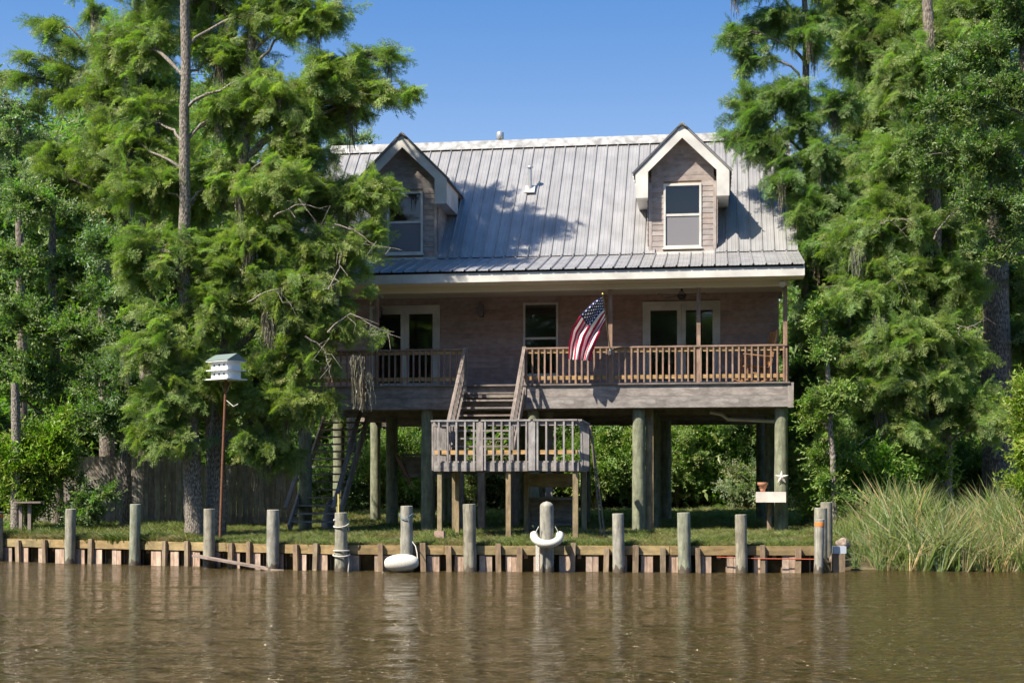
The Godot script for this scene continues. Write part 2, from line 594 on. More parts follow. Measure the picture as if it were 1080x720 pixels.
	for q in o.get("beards", []):
		for g in 3:
			mx.append(Transform3D(Basis(Vector3.UP, rf(0, TAU)).scaled(Vector3(1.1, q[2], 1.1)), px(q[0] + rf(-4, 4), q[1] + rf(-5, 5), d - 0.9) - at))
			mc.append(shade_of(Color(0.19, 0.18, 0.135), 0.2))
	scatter(root, "crown", o.spray, o.leaf, xs, cols).set_meta("kind", "stuff")
	if mx: scatter(root, "hanging_moss", cache.moss, M.moss_strand, mx, mc).set_meta("kind", "stuff")
	return root

# a bush: stems from one root and a rounded mass of sprigs
func bush(called: String, label: String, category: String, group: String, d: float, u: float, v_top: float, v_base: float, half: float, o: Dictionary) -> Node3D:
	rng.seed = hash(label)
	var k := FOCAL / d
	var foot := px(u, v_base, d)
	foot.y = ground_h(foot.x, foot.z)
	var top := px(u, v_top, d).y
	var h := maxf(0.6, top - foot.y)
	var root := base(called, foot, label, category, group)
	var xs := []
	var cols := []
	var r := half / k
	var size: float = o.get("size", 1.0)
	var lobes := []
	for i in o.get("lobes", 6):
		var a := rf(0, TAU)
		lobes.append([Vector3(cos(a) * r * rf(0.15, 0.65), h * rf(0.3, 0.78), sin(a) * r * rf(0.1, 0.55)), r * rf(0.4, 0.62), h * rf(0.2, 0.30)])
	for lo in lobes:
		var lb := MB.new()
		var c: Vector3 = lo[0]
		lb.tube([Vector3(rf(-0.1, 0.1), -0.1, rf(-0.1, 0.1)), Vector3(c.x * 0.3, c.y * 0.5, c.z * 0.3), c], [0.05, 0.035, 0.015], 6, false)
		var count := int(o.dens * PI * lo[1] * lo[2] * 1.4 / (size * size))
		var nb := maxi(5, int(count / 6.0))
		for q in nb:
			var dir := Vector3(rf(-1, 1), rf(-1, 1), rf(-1, 1)).normalized() * pow(rf(0.05, 1.0), 0.4)
			var e := c + Vector3(dir.x * lo[1], dir.y * lo[2], dir.z * lo[1])
			lb.tube([c, e], [0.012, 0.004], 3, false)
			for g in 6:
				var t := rf(0.25, 1.0)
				var dd := (dir + Vector3(rf(-0.8, 0.8), rf(-0.5, 0.7), rf(-0.8, 0.8))).normalized()
				var p := c.lerp(e, t)
				p.y = maxf(p.y, 0.1)
				xs.append(Transform3D(along(dd, rf(-PI, PI), size * rf(0.7, 1.25)), p - dd * 0.15 * size))
				cols.append(shade_of(o.color, o.get("vary", 0.3)))
		piece(root, "stem", lb.done(), M.bark_dark)
	scatter(root, "crown", o.spray, o.leaf, xs, cols).set_meta("kind", "stuff")
	return root

# ---------------------------------------------------------------- land and water
func shore_z(x: float) -> float:
	var p := [[-80.0, -47.0], [-30.0, -41.5], [-12.31, -34.31], [-3.56, -30.17], [6.4, -29.69], [6.75, -30.3], [7.2, -30.6], [9.0, -30.3], [12.0, -30.0], [30.0, -27.0], [80.0, -27.0]]
	for i in p.size() - 1:
		if x <= p[i + 1][0]:
			return lerpf(p[i][1], p[i + 1][1], clampf((x - p[i][0]) / (p[i + 1][0] - p[i][0]), 0, 1))
	return -27.0

var bumps: FastNoiseLite
func ground_h(x: float, z: float) -> float:
	var back := shore_z(x) - z
	var walled := 1.0 - smoothstep(6.3, 6.9, x)
	var h := lerpf(clampf(0.02 + back * 0.32, -1.5, 0.55), 0.50, walled)
	h += 0.12 * smoothstep(0.5, 4.0, back) + 0.25 * smoothstep(8.0, 20.0, back) + 0.03 * bumps.get_noise_2d(x, z)
	return h

func make_land() -> void:
	bumps = noise(31, 0.35, 3)
	var b := MB.new()
	var rows := [0.0, 0.05, 0.3, 0.6, 1.0, 1.5, 2, 2.6, 3.3, 4, 5, 6, 7, 8, 9.5, 11, 13, 15, 18, 22, 30, 45, 70, 120, 300]
	var cols := []
	var x := -80.0
	while x <= 80.0:
		cols.append(x)
		x += 0.4 if x > -16 and x < 14 else 2.5
	var id := []
	for i in cols.size():
		var ln := []
		var xx: float = cols[i]
		var zs := shore_z(xx) - (0.12 if xx < 6.4 else 0.0)
		ln.append(b.vert(Vector3(xx, -1.6, zs + 0.3 * float(xx > 6.4)), Vector3.UP))
		for r in rows:
			ln.append(b.vert(Vector3(xx * (1.0 + r * 0.01), ground_h(xx, zs - r), zs - r), Vector3.UP))
		id.append(ln)
	for i in cols.size() - 1:
		for j in rows.size():
			b.face(id[i][j], id[i + 1][j], id[i + 1][j + 1])
			b.face(id[i][j], id[i + 1][j + 1], id[i][j + 1])
	var st := SurfaceTool.new()
	st.create_from(b.done(), 0)
	st.generate_normals()
	var o := piece(self, "ground", st.commit(), M.ground)
	tag(o, "", "", "", "structure")
	# the far bank behind the boat, which the windows and the water mirror
	b = MB.new()
	b.quad(Vector3(-150, -1, 32), Vector3(150, -1, 32), Vector3(150, 0.8, 35), Vector3(-150, 0.8, 35), Vector3(0, 1, -0.5).normalized())
	b.quad(Vector3(-150, 0.8, 35), Vector3(150, 0.8, 35), Vector3(150, 1.0, 300), Vector3(-150, 1.0, 300), Vector3.UP)
	tag(piece(self, "terrain", b.done(), M.ground), "", "", "", "structure")

func make_water() -> void:
	var b := MB.new()
	var f := noise(41, 0.55, 3)
	var g := noise(43, 0.16, 2)
	var xs := []
	var zs := []
	var x := -160.0
	while x < 160.0:
		xs.append(x)
		x += 0.16 if absf(x) < 14.0 else (1.0 if absf(x) < 30 else 10.0)
	var z := -50.0
	while z < 40.0:
		zs.append(z)
		z += 0.10 if z > -35.0 and z < -10.0 else 1.0
	var id := []
	for zz in zs:
		var ln := []
		for xx in xs:
			var y := 0.014 * f.get_noise_2d(xx * 0.75, zz * 2.1) + 0.016 * g.get_noise_2d(xx * 0.8 + 0.3 * zz, zz * 1.6)
			ln.append(b.vert(Vector3(xx, y, zz), Vector3.UP))
		id.append(ln)
	for i in zs.size() - 1:
		for j in xs.size() - 1:
			b.ix.append_array([id[i][j], id[i][j + 1], id[i + 1][j + 1], id[i][j], id[i + 1][j + 1], id[i + 1][j]])
	for i in zs.size():
		for j in xs.size():
			var i0 := maxi(i - 1, 0); var i1 := mini(i + 1, zs.size() - 1)
			var j0 := maxi(j - 1, 0); var j1 := mini(j + 1, xs.size() - 1)
			var dx := b.v[id[i][j1]] - b.v[id[i][j0]]
			var dz := b.v[id[i1][j]] - b.v[id[i0][j]]
			b.n[id[i][j]] = dz.cross(dx).normalized()
	tag(piece(self, "water", b.done(), M.water), "", "", "", "structure")

# ---------------------------------------------------------------- the house
var H: Node3D

func siding(parent: Node, x0: float, x1: float, y0: float, y1: float, z: float, holes: Array, mats: Array, step := 0.155) -> void:
	var y := y0
	while y < y1 - 0.03:
		var top := minf(y + step, y1)
		var cuts := [[x0, x1]]
		for h in holes:
			if top > h[2] + 0.01 and y < h[3] - 0.01:
				var nxt := []
				for c in cuts:
					if h[0] > c[0] and h[1] < c[1]:
						nxt.append([c[0], h[0]]); nxt.append([h[1], c[1]])
					elif h[0] > c[0] and h[0] < c[1]: nxt.append([c[0], h[0]])
					elif h[1] > c[0] and h[1] < c[1]: nxt.append([h[1], c[1]])
					elif h[0] <= c[0] and h[1] >= c[1]: pass
					else: nxt.append(c)
				cuts = nxt
		for c in cuts:
			var a: float = c[0]
			while a < c[1] - 0.02:
				var e: float = minf(c[1], a + rf(2.4, 4.2))
				if c[1] - e < 0.5: e = c[1]
				var mesh := box_mesh(Vector3(e - a - 0.004, top - y + 0.012, 0.018), rng.randi() % 4)
				piece(parent, "siding_board", mesh, pick(mats), Transform3D(Basis(Vector3.RIGHT, -0.07), Vector3((a + e) / 2, (y + top) / 2, z)))
				a = e
		y += step

func gable_siding(parent: Node, half: float, y0: float, y1: float, peak: float, z: float, holes: Array, mats: Array, cx: float) -> void:
	var y := y0
	while y < peak - 0.12:
		var top := y + 0.14
		var w := half if top <= y1 else minf(half, peak - top)
		if y >= y1 - 0.14:
			var wb := minf(half, 10.90 - y)
			var wt := minf(half, 10.90 - top)
			var gb := MB.new()
			gb.prism([Vector2(cx - wb, y - 0.006), Vector2(cx + wb, y - 0.006), Vector2(cx + wt, top + 0.006), Vector2(cx - wt, top + 0.006)], -0.009, 0.009)
			piece(parent, "siding_board", gb.done(), pick(mats), Transform3D(Basis(Vector3.RIGHT, 0.0), Vector3(0, 0, z - 0.004 * (int(y * 7.0) % 2))))
		else:
			siding(parent, cx - w, cx + w, y, top, z, holes, mats, 0.14)
		y += 0.14

func window(parent: Node, x0: float, x1: float, y0: float, y1: float, z: float, screened: bool) -> void:
	var w := node(parent, "window")
	var f := 0.055
	for s in [[x0, x0 + f, y0, y1], [x1 - f, x1, y0, y1], [x0 + f, x1 - f, y1 - f, y1], [x0 + f, x1 - f, y0, y0 + f]]:
		board(w, "frame", Vector3(s[0], s[2], z - 0.06), Vector3(s[1], s[3], z + 0.035), M.white_paint)
	var my := (y0 + y1) / 2 + 0.02
	board(w, "meeting_rail", Vector3(x0 + f, my - 0.03, z - 0.04), Vector3(x1 - f, my + 0.03, z + 0.015), M.white_paint)
	board(w, "sill", Vector3(x0 - 0.03, y0 - 0.04, z - 0.02), Vector3(x1 + 0.03, y0, z + 0.06), M.white_paint)
	board(w, "pane", Vector3(x0 + f, my + 0.03, z - 0.03), Vector3(x1 - f, y1 - f, z - 0.022), M.glass)
	if screened:
		board(w, "insect_screen", Vector3(x0 + f, y0 + f, z - 0.01), Vector3(x1 - f, my - 0.03, z - 0.004), M.screen)
	else:
		board(w, "pane", Vector3(x0 + f, y0 + f, z - 0.045), Vector3(x1 - f, my - 0.03, z - 0.037), M.glass)

func french_door(parent: Node, x0: float, x1: float, y0: float, y1: float, z: float) -> void:
	var w := node(parent, "door")
	var f := 0.09
	for s in [[x0, x0 + f, y0, y1], [x1 - f, x1, y0, y1], [x0 + f, x1 - f, y1 - f, y1]]:
		board(w, "frame", Vector3(s[0], s[2], z - 0.08), Vector3(s[1], s[3], z + 0.03), M.white_paint)
	var mid := (x0 + x1) / 2
	for leaf in [[x0 + f, mid - 0.003], [mid + 0.003, x1 - f]]:
		var a: float = leaf[0]
		var e: float = leaf[1]
		var st := 0.11
		var lb := MB.new()
		lb.box(Vector3(a, y0 + 0.02, z - 0.05), Vector3(a + st, y1 - f, z))
		lb.box(Vector3(e - st, y0 + 0.02, z - 0.05), Vector3(e, y1 - f, z))
		lb.box(Vector3(a + st, y1 - f - 0.14, z - 0.05), Vector3(e - st, y1 - f, z))
		lb.box(Vector3(a + st, y0 + 0.02, z - 0.05), Vector3(e - st, y0 + 0.24, z))
		piece(w, "door_leaf", lb.done(), M.white_paint)
		board(w, "pane", Vector3(a + st, y0 + 0.24, z - 0.03), Vector3(e - st, y1 - f - 0.14, z - 0.022), M.glass)
	var hb := MB.new()
	hb.lathe([[0.0, 0.07], [0.018, 0.065], [0.03, 0.045], [0.022, 0.02], [0.012, 0.0]], 10)
	piece(w, "knob", hb.done(), M.brass, Transform3D(Basis(Vector3.RIGHT, PI / 2), Vector3(mid + 0.07, y0 + 0.98, z)))
	piece(w, "lock", box_mesh(Vector3(0.05, 0.06, 0.02)), M.brass, Transform3D(Basis(), Vector3(mid + 0.07, y0 + 1.14, z + 0.012)))

# one ribbed sheet of roofing, w wide, running l down the slope (towards +z), top face up
func roof_sheet(w: float, l: float) -> ArrayMesh:
	var key := "sheet %.3f %.3f" % [w, l]
	if cache.has(key): return cache[key]
	var b := MB.new()
	var pr := [[0.0, 0.045], [0.018, 0.045], [0.034, 0.004], [w * 0.36, 0.004], [w * 0.36 + 0.012, 0.009], [w * 0.36 + 0.03, 0.009], [w * 0.36 + 0.042, 0.004], [w * 0.68, 0.004], [w * 0.68 + 0.012, 0.009], [w * 0.68 + 0.03, 0.009], [w * 0.68 + 0.042, 0.004], [w - 0.018, 0.004], [w - 0.002, 0.045]]
	for i in pr.size() - 1:
		var p: Array = pr[i]
		var q: Array = pr[i + 1]
		var nn := Vector3(-(q[1] - p[1]), q[0] - p[0], 0).normalized()
		b.quad(Vector3(p[0], p[1], 0), Vector3(q[0], q[1], 0), Vector3(q[0], q[1], l), Vector3(p[0], p[1], l), nn)
		b.quad(Vector3(p[0], p[1] - 0.004, 0), Vector3(q[0], q[1] - 0.004, 0), Vector3(q[0], q[1] - 0.004, l), Vector3(p[0], p[1] - 0.004, l), -nn)
		b.quad(Vector3(p[0], p[1], l), Vector3(q[0], q[1], l), Vector3(q[0], q[1] - 0.004, l), Vector3(p[0], p[1] - 0.004, l), Vector3.BACK)
	cache[key] = b.done()
	return cache[key]

# lay sheets from x0 to x1 on the slope from the upper point (y1, z1) to the lower one (y0, z0)
func lay_sheets(parent: Node, x0: float, x1: float, y1: float, z1: float, y0: float, z0: float, step: float, dormers := []) -> void:
	var down := Vector3(0, y0 - y1, z0 - z1)
	var l := down.length()
	var z := down / l
	var y := z.cross(Vector3.RIGHT)
	var n := int(round((x1 - x0) / step))
	for i in n:
		var xa := x0 + (x1 - x0) * i / n
		var xb := x0 + (x1 - x0) * (i + 1) / n
		var run := l
		for cx in dormers:   # stop where the dormer's own roof takes over
			if absf((xa + xb) / 2 - cx) < 0.74:
				var off := maxf(absf(xa - cx), absf(xb - cx))
				run = l * (y1 - (10.95 - minf(off, 0.85))) / (y1 - y0)
		piece(parent, "roof_panel", roof_sheet((x1 - x0) / n, snappedf(run, 0.01)), pick(M.roof), Transform3D(Basis(Vector3.RIGHT, y, z), Vector3(xa, y1, z1)))

func dormer(cx: float) -> void:
	var dn := node(H, "dormer")
	var zf := -2.1
	var half := 0.85
	var y0 := 7.72
	var eave := 9.75
	var peak := 10.80     # top of the gable wall
	var wx0 := cx - 0.485
	var hole := [wx0, wx0 + 0.97, 7.95, 9.6]
	# front wall core with the window opening, then the boards on it
	var b := MB.new()
	b.box(Vector3(cx - half, y0, zf - 0.12), Vector3(wx0, eave, zf - 0.02))
	b.box(Vector3(wx0 + 0.97, y0, zf - 0.12), Vector3(cx + half, eave, zf - 0.02))
	b.box(Vector3(wx0, y0, zf - 0.12), Vector3(wx0 + 0.97, 7.95, zf - 0.02))
	b.box(Vector3(wx0, 9.6, zf - 0.12), Vector3(wx0 + 0.97, eave, zf - 0.02))
	b.prism([Vector2(cx - half, eave), Vector2(cx + half, eave), Vector2(cx, eave + half)], zf - 0.12, zf - 0.02)
	piece(dn, "wall_core", b.done(), M.sheathing)
	gable_siding(dn, half - 0.05, 7.86, eave - 0.05, peak, zf, [hole], M.dormer_siding, cx)
	for s in [-1.0, 1.0]:
		board(dn, "corner_board", Vector3(cx + s * (half - 0.025) - 0.04, 7.8, zf - 0.03), Vector3(cx + s * (half - 0.025) + 0.04, eave - 0.1, zf + 0.02), M.dormer_siding[2])
		# cheek wall, cut along the main roof
		var ck := MB.new()
		var poly := [Vector2(zf - 0.02, 7.75), Vector2(zf - 0.02, eave), Vector2(-2.0 - (eave - 7.77) - 0.1, eave)]
		var xa: float = cx + s * half
		ck.prism([Vector2(-poly[0].x, poly[0].y), Vector2(-poly[1].x, poly[1].y), Vector2(-poly[2].x, poly[2].y)], 0.0, 0.06)
		piece(dn, "cheek_wall", ck.done(), M.dormer_siding[1], Transform3D(Basis(Vector3(0, 0, -1), Vector3.UP, Vector3(1, 0, 0)), Vector3(xa - 0.03, 0, 0)))
		var y := 7.9
		while y < eave - 0.1:
			var back := -2.0 - (y - 7.77) + 0.05
			if zf - back > 0.08:
				piece(dn, "siding_board", box_mesh(Vector3(0.018, 0.152, snappedf(zf - back, 0.01)), 1), pick(M.dormer_siding), Transform3D(Basis(Vector3.BACK, -s * 0.07), Vector3(xa + s * 0.042, y + 0.07, (zf + back) / 2)))
			y += 0.14
	board(dn, "base_flashing", Vector3(cx - half - 0.02, 7.74, zf - 0.02), Vector3(cx + half + 0.02, 7.85, zf + 0.045), M.white_paint)
	window(dn, wx0, wx0 + 0.97, 7.95, 9.6, zf + 0.005, true)
	# roof: two slopes with white rakes, boxed eaves
	var ov := 1.19
	var top := 11.04
	var zt := zf + 0.36
	for s in [-1.0, 1.0]:
		var rk := MB.new()
		rk.prism([Vector2(cx, top - 0.02), Vector2(cx + s * ov, top - ov - 0.02), Vector2(cx + s * ov, top - ov - 0.31), Vector2(cx, top - 0.34)], zt - 0.03, zt)
		piece(dn, "rake_board", rk.done(), M.white_paint)
		var sf := MB.new()
		sf.prism([Vector2(cx, top - 0.125), Vector2(cx + s * ov, top - ov - 0.125), Vector2(cx + s * ov, top - ov - 0.15), Vector2(cx, top - 0.15)], zf - 0.02, zt - 0.033)
		piece(dn, "rake_soffit", sf.done(), M.soffit)
		var bx := MB.new()
		bx.prism([Vector2(cx + s * (half + 0.03), top - ov - 0.02 + 0.16), Vector2(cx + s * (ov - 0.012), top - ov - 0.05), Vector2(cx + s * (ov - 0.012), 9.2), Vector2(cx + s * (half + 0.03), 9.2)], zf - 1.4, zt - 0.032)
		piece(dn, "eave_box", bx.done(), M.white_paint)
		var fr := MB.new()
		fr.prism([Vector2(cx + s * (half + 0.02), top - ov - 0.02 + 0.2), Vector2(cx + s * ov, top - ov - 0.02), Vector2(cx + s * ov, 9.19), Vector2(cx + s * (half + 0.02), 9.19)], zt - 0.03, zt + 0.003)
		piece(dn, "eave_return", fr.done(), M.white_paint)
		# deck under the sheets, then sheets running back to the main roof
		var sl := MB.new()
		sl.prism([Vector2(cx, top - 0.03), Vector2(cx + s * (ov + 0.02), top - ov - 0.05), Vector2(cx + s * (ov - 0.05), top - ov - 0.1), Vector2(cx, top - 0.12)], -5.6, zt - 0.034)
		piece(dn, "roof_deck", sl.done(), M.sheathing)
		var n := 8
		var z1 := zt + 0.05
		var wdt := (z1 + 5.5) / n
		var dir := Vector3(s, -1, 0).normalized()
		var nrm := Vector3(s, 1, 0).normalized()
		for i in n:
			var xax := Vector3(0, 0, 1) if s < 0 else Vector3(0, 0, -1)
			var org := Vector3(cx, top, -5.5 + wdt * i + (0.0 if s < 0 else wdt))
			piece(dn, "roof_panel", roof_sheet(wdt, (ov + 0.06) * 1.414), pick(M.roof), Transform3D(Basis(xax, nrm, dir), org))
	var rc := MB.new()
	rc.prism([Vector2(cx - 0.14, top - 0.09), Vector2(cx, top + 0.055), Vector2(cx + 0.14, top - 0.09), Vector2(cx, top + 0.03)], -5.5, zt + 0.06)
	piece(dn, "ridge_cap", rc.done(), M.ridge_metal)

func railing(called: String, a: Vector3, b: Vector3, mats: Array, top_y: float, low_y: float, bal_low: float, step: float, low_mat: Array, outside: Vector3) -> Node3D:
	var r := node(H, called)
	var d := (b - a).normalized()
	var l := (b - a).length()
	bar(r, "top_rail", Vector3(a.x, top_y - 0.02, a.z), Vector3(b.x, top_y - 0.02, b.z), 0.14, 0.04, pick(mats))
	bar(r, "upper_rail", Vector3(a.x, top_y - 0.095, a.z) - outside * 0.0, Vector3(b.x, top_y - 0.095, b.z), 0.04, 0.09, pick(low_mat if called == "deck_railing" else mats))
	bar(r, "lower_rail", Vector3(a.x, low_y, a.z), Vector3(b.x, low_y, b.z), 0.04, 0.095, pick(low_mat))
	var n := int(l / step)
	for i in n:
		var p := a + d * (l * (i + 0.5) / n) + outside * 0.042
		board(r, "baluster", Vector3(p.x - 0.02, bal_low, p.z - 0.02), Vector3(p.x + 0.02, top_y - 0.042, p.z + 0.02), pick(mats))
	return r

func pile_mesh(r: float, h: float, taper := 0.94, sides := 16) -> ArrayMesh:
	var b := MB.new()
	var prof := []
	for i in 9:
		var t := i / 8.0
		prof.append([r * lerpf(1.0, taper, t) * (1.0 + rf(-0.035, 0.035)), h * t])
	prof.append([r * taper * 0.93, h + 0.012])
	prof.append([0.001, h + 0.016])
	b.lathe(prof, sides)
	return b.done()

func make_house() -> void:
	rng.seed = 77
	H = base("stilt_house", Vector3(40.0 / FOCAL * 35.0, 0, -35), "weathered wooden house on tall piles with metal roof, dormers and porch", "house")
	H.rotation_degrees.y = -8.0
	var dl := -6.4
	var dr := 5.78
	var dy := 4.32
	# ---- piles under the house
	for s in [[-6.3, -0.3, 0.17], [-3.14, -0.3, 0.155], [-0.47, -0.45, 0.15], [2.17, -0.3, 0.165], [5.62, -0.3, 0.17], [-6.2, -3.2, 0.16], [-4.75, -3.4, 0.17], [-3.2, -4.2, 0.15], [-0.6, -4.0, 0.16], [2.42, -2.9, 0.19], [5.5, -3.6, 0.17], [-6.2, -7.5, 0.16], [-4.2, -8.3, 0.16], [-3.75, -6.2, 0.13], [-1.6, -7.0, 0.17], [0.3, -6.6, 0.15], [2.6, -7.5, 0.17], [5.4, -7.6, 0.17]]:
		var g := ground_h(0.93 + s[0], -35 + s[1])
		piece(H, "pile", pile_mesh(s[2], 3.75 - g + 0.3, 0.95), M.pile_green, Transform3D(Basis(Vector3.UP, rf(0, 6)), Vector3(s[0], g - 0.3, s[1])))
	# squared post sistered behind the pile by the open bay
	board(H, "post", Vector3(2.33, 0.4, -0.62), Vector3(2.52, 3.72, -0.42), M.post_wood[0])
	# ---- deck
	var deck := node(H, "deck")
	for i in 17:
		var z1 := 0.05 - i * 0.145
		board(deck, "deck_board", Vector3(dl - 0.03, dy - 0.04, z1 - 0.139), Vector3(dr + 0.03, dy, z1), pick(M.stair_wood))
	for s in [[dl, -2.17], [-0.60, dr]]:
		board(deck, "rim_board", Vector3(s[0], 4.0, -0.05), Vector3(s[1], 4.278, 0.0), pick(M.rim_wood))
		board(deck, "rim_board", Vector3(s[0], 3.72, -0.05), Vector3(s[1], 3.996, 0.004), pick(M.rim_wood))
	board(deck, "rim_board", Vector3(-2.168, 4.0, -0.09), Vector3(-0.602, 4.278, -0.04), M.rim_wood[1])
	board(deck, "corner_post", Vector3(dr - 0.02, 3.70, -0.12), Vector3(dr + 0.12, 4.30, 0.012), M.rim_wood[2])
	board(deck, "side_board", Vector3(dr, 3.74, -2.4), Vector3(dr + 0.045, 4.27, -0.13), M.rim_wood[1])
	board(deck, "side_board", Vector3(dl - 0.045, 3.74, -2.4), Vector3(dl, 4.27, -0.0), M.rim_wood[1])
	for i in 20:
		var x := lerpf(dl + 0.1, dr - 0.1, i / 19.0)
		board(deck, "joist", Vector3(x - 0.022, 3.98, -9.4), Vector3(x + 0.022, 4.27, -0.055), M.dark_wood[i % 4])
	for z in [-0.3, -3.3, -6.3, -9.2]:
		board(deck, "girder", Vector3(dl + 0.02, 3.70, z - 0.07), Vector3(dr - 0.02, 3.975, z + 0.07), M.dark_wood[0])
	board(H, "floor", Vector3(dl, 4.285, -9.6), Vector3(5.66, 4.315, -2.43), M.dark_wood[2])
	# ---- ground-floor walls
	var wl := -6.5
	var wr := 5.66
	var wall := node(H, "front_wall")
	var holes := [[-5.13, -3.215, 4.3, 6.63], [-0.98, -0.05, 4.72, 6.64], [2.165, 4.17, 4.3, 6.61]]
	var b := MB.new()
	var xs := [wl, -5.13, -3.215, -0.98, -0.05, 2.165, 4.17, wr]
	for i in 7:
		if i % 2 == 0:
			b.box(Vector3(xs[i], 4.32, -2.55), Vector3(xs[i + 1], 7.3, -2.42))
		else:
			b.box(Vector3(xs[i], holes[i / 2][3], -2.55), Vector3(xs[i + 1], 7.3, -2.42))
			if i == 3: b.box(Vector3(xs[i], 4.32, -2.55), Vector3(xs[i + 1], holes[1][2], -2.42))
	piece(wall, "wall_core", b.done(), M.sheathing)
	siding(wall, wl, wr, 4.33, 7.0, -2.4, holes, M.siding)
	window(H, -0.98, -0.05, 4.72, 6.64, -2.40, false)
	french_door(H, -5.13, -3.215, dy, 6.63, -2.40)
	french_door(H, 2.165, 4.17, dy, 6.61, -2.40)
	for x in [wl, wr - 0.1]:
		board(H, "side_wall", Vector3(x, 4.32, -9.6), Vector3(x + 0.1, 7.2, -2.556), M.siding[1])
		var gb := MB.new()
		gb.prism([Vector2(2.6, 7.2), Vector2(9.5, 7.2), Vector2(6.0, 11.5)], 0.0, 0.1)
		piece(H, "gable_wall", gb.done(), M.siding[0], Transform3D(Basis(Vector3(0, 0, -1), Vector3.UP, Vector3(1, 0, 0)), Vector3(x, 0, 0)))
	board(H, "back_wall", Vector3(wl, 4.32, -9.72), Vector3(wr, 7.9, -9.605), M.siding[1])
	board(H, "inner_partition", Vector3(wl + 0.1, 4.32, -8.4), Vector3(wr - 0.1, 6.945, -8.3), M.inner_wall)
	board(H, "inner_ceiling", Vector3(wl + 0.1, 6.95, -9.5), Vector3(wr - 0.1, 7.0, -2.556), M.inner_wall)
	# ---- porch beam, ceiling, posts
	var porch := node(H, "porch")
	board(porch, "beam", Vector3(dl, 6.62, -0.10), Vector3(dr + 0.02, 6.80, 0.03), M.soffit)
	board(porch, "ceiling", Vector3(dl, 6.805, -2.415), Vector3(dr + 0.02, 6.83, 0.03), M.soffit)
	for x in [-6.3, -4.37, 1.49, 3.63, 5.70]:
		board(porch, "post", Vector3(x - 0.048, dy, -0.088), Vector3(x + 0.048, 6.62, 0.008), M.rail_wood[int(absf(x)) % 4])
	# ---- main roof
	var rl := -7.15
	var rr := 6.12
	var roof := node(H, "roof")
	lay_sheets(roof, rl, rr, 11.72, -5.96, 7.80, -2.0, 0.30, [3.2, -4.1])
	lay_sheets(roof, rl, rr, 7.79, -2.06, 7.03, 0.70, 0.30)
	lay_sheets(roof, rl, rr, 11.72, -6.04, 7.80, -10.0, 0.60)
	for sec in [[rl + 0.02, -4.92, 7.72], [-4.918, -3.282, 10.15], [-3.28, 2.38, 7.72], [2.382, 4.018, 10.15], [4.02, rr - 0.02, 7.72]]:
		var sh := MB.new()
		sh.prism([Vector2(6.0, 11.68), Vector2(6.0 - (11.70 - sec[2]), sec[2]), Vector2(6.0 - (11.70 - sec[2]) + 0.08, sec[2] - 0.1), Vector2(6.0, 11.5)], sec[0], sec[1])
		piece(roof, "roof_deck", sh.done(), M.sheathing, Transform3D(Basis(Vector3(0, 0, -1), Vector3.UP, Vector3(1, 0, 0)), Vector3.ZERO))
	var sh3 := MB.new()
	sh3.prism([Vector2(2.08, 7.74), Vector2(-0.62, 6.99), Vector2(-0.62, 6.93), Vector2(2.12, 7.62)], rl + 0.02, rr - 0.02)
	piece(roof, "roof_deck", sh3.done(), M.sheathing, Transform3D(Basis(Vector3(0, 0, -1), Vector3.UP, Vector3(1, 0, 0)), Vector3.ZERO))
	var sh2 := MB.new()
	sh2.prism([Vector2(6.0, 11.66), Vector2(10.0, 7.70), Vector2(9.9, 7.62), Vector2(6.0, 11.5)], rl + 0.02, rr - 0.02)
	piece(roof, "roof_deck", sh2.done(), M.sheathing, Transform3D(Basis(Vector3(0, 0, -1), Vector3.UP, Vector3(1, 0, 0)), Vector3.ZERO))
	var cap := MB.new()
	cap.prism([Vector2(5.70, 11.545), Vector2(6.0, 11.85), Vector2(6.30, 11.545), Vector2(6.0, 11.81)], rl - 0.02, rr + 0.02)
	piece(roof, "ridge_cap", cap.done(), M.ridge_metal, Transform3D(Basis(Vector3(0, 0, -1), Vector3.UP, Vector3(1, 0, 0)), Vector3.ZERO))
	board(roof, "fascia", Vector3(rl, 6.77, 0.60), Vector3(rr, 6.99, 0.635), M.white_paint)
	board(roof, "soffit", Vector3(rl, 6.76, 0.035), Vector3(rr, 6.785, 0.598), M.soffit)
	for x in [rl, rr - 0.03]:
		var rk := MB.new()
		rk.prism([Vector2(-0.64, 6.78), Vector2(-0.64, 7.02), Vector2(2.0, 7.75), Vector2(2.0, 7.5)], 0.0, 0.03)
		piece(roof, "rake_board", rk.done(), M.white_paint, Transform3D(Basis(Vector3(0, 0, -1), Vector3.UP, Vector3(1, 0, 0)), Vector3(x, 0, 0)))
		var rk2 := MB.new()
		rk2.prism([Vector2(2.0, 7.75), Vector2(6.0, 11.68), Vector2(6.0, 11.42), Vector2(2.0, 7.5)], 0.0, 0.03)
		piece(roof, "rake_board", rk2.done(), M.white_paint, Transform3D(Basis(Vector3(0, 0, -1), Vector3.UP, Vector3(1, 0, 0)), Vector3(x, 0, 0)))
	# vents
	var vb := MB.new()
	vb.lathe([[0.06, 0.0], [0.06, 0.28], [0.11, 0.29], [0.11, 0.46], [0.06, 0.50], [0.001, 0.51]], 14)
	piece(roof, "ridge_vent", vb.done(), M.steel, Transform3D(Basis(), Vector3(-2.15, 11.62, -6.1)))
	vb = MB.new()
	vb.lathe([[0.055, -0.1], [0.055, 0.60], [0.085, 0.61], [0.085, 0.66], [0.001, 0.68]], 14)
	piece(roof, "vent_pipe", vb.done(), M.steel, Transform3D(Basis(), Vector3(-1.02, 9.98, -4.15)))
	piece(roof, "pipe_flashing", box_mesh(Vector3(0.27, 0.03, 0.33)), M.white_paint, Transform3D(Basis(Vector3.RIGHT, PI / 4), Vector3(-1.02, 10.0, -4.12)))
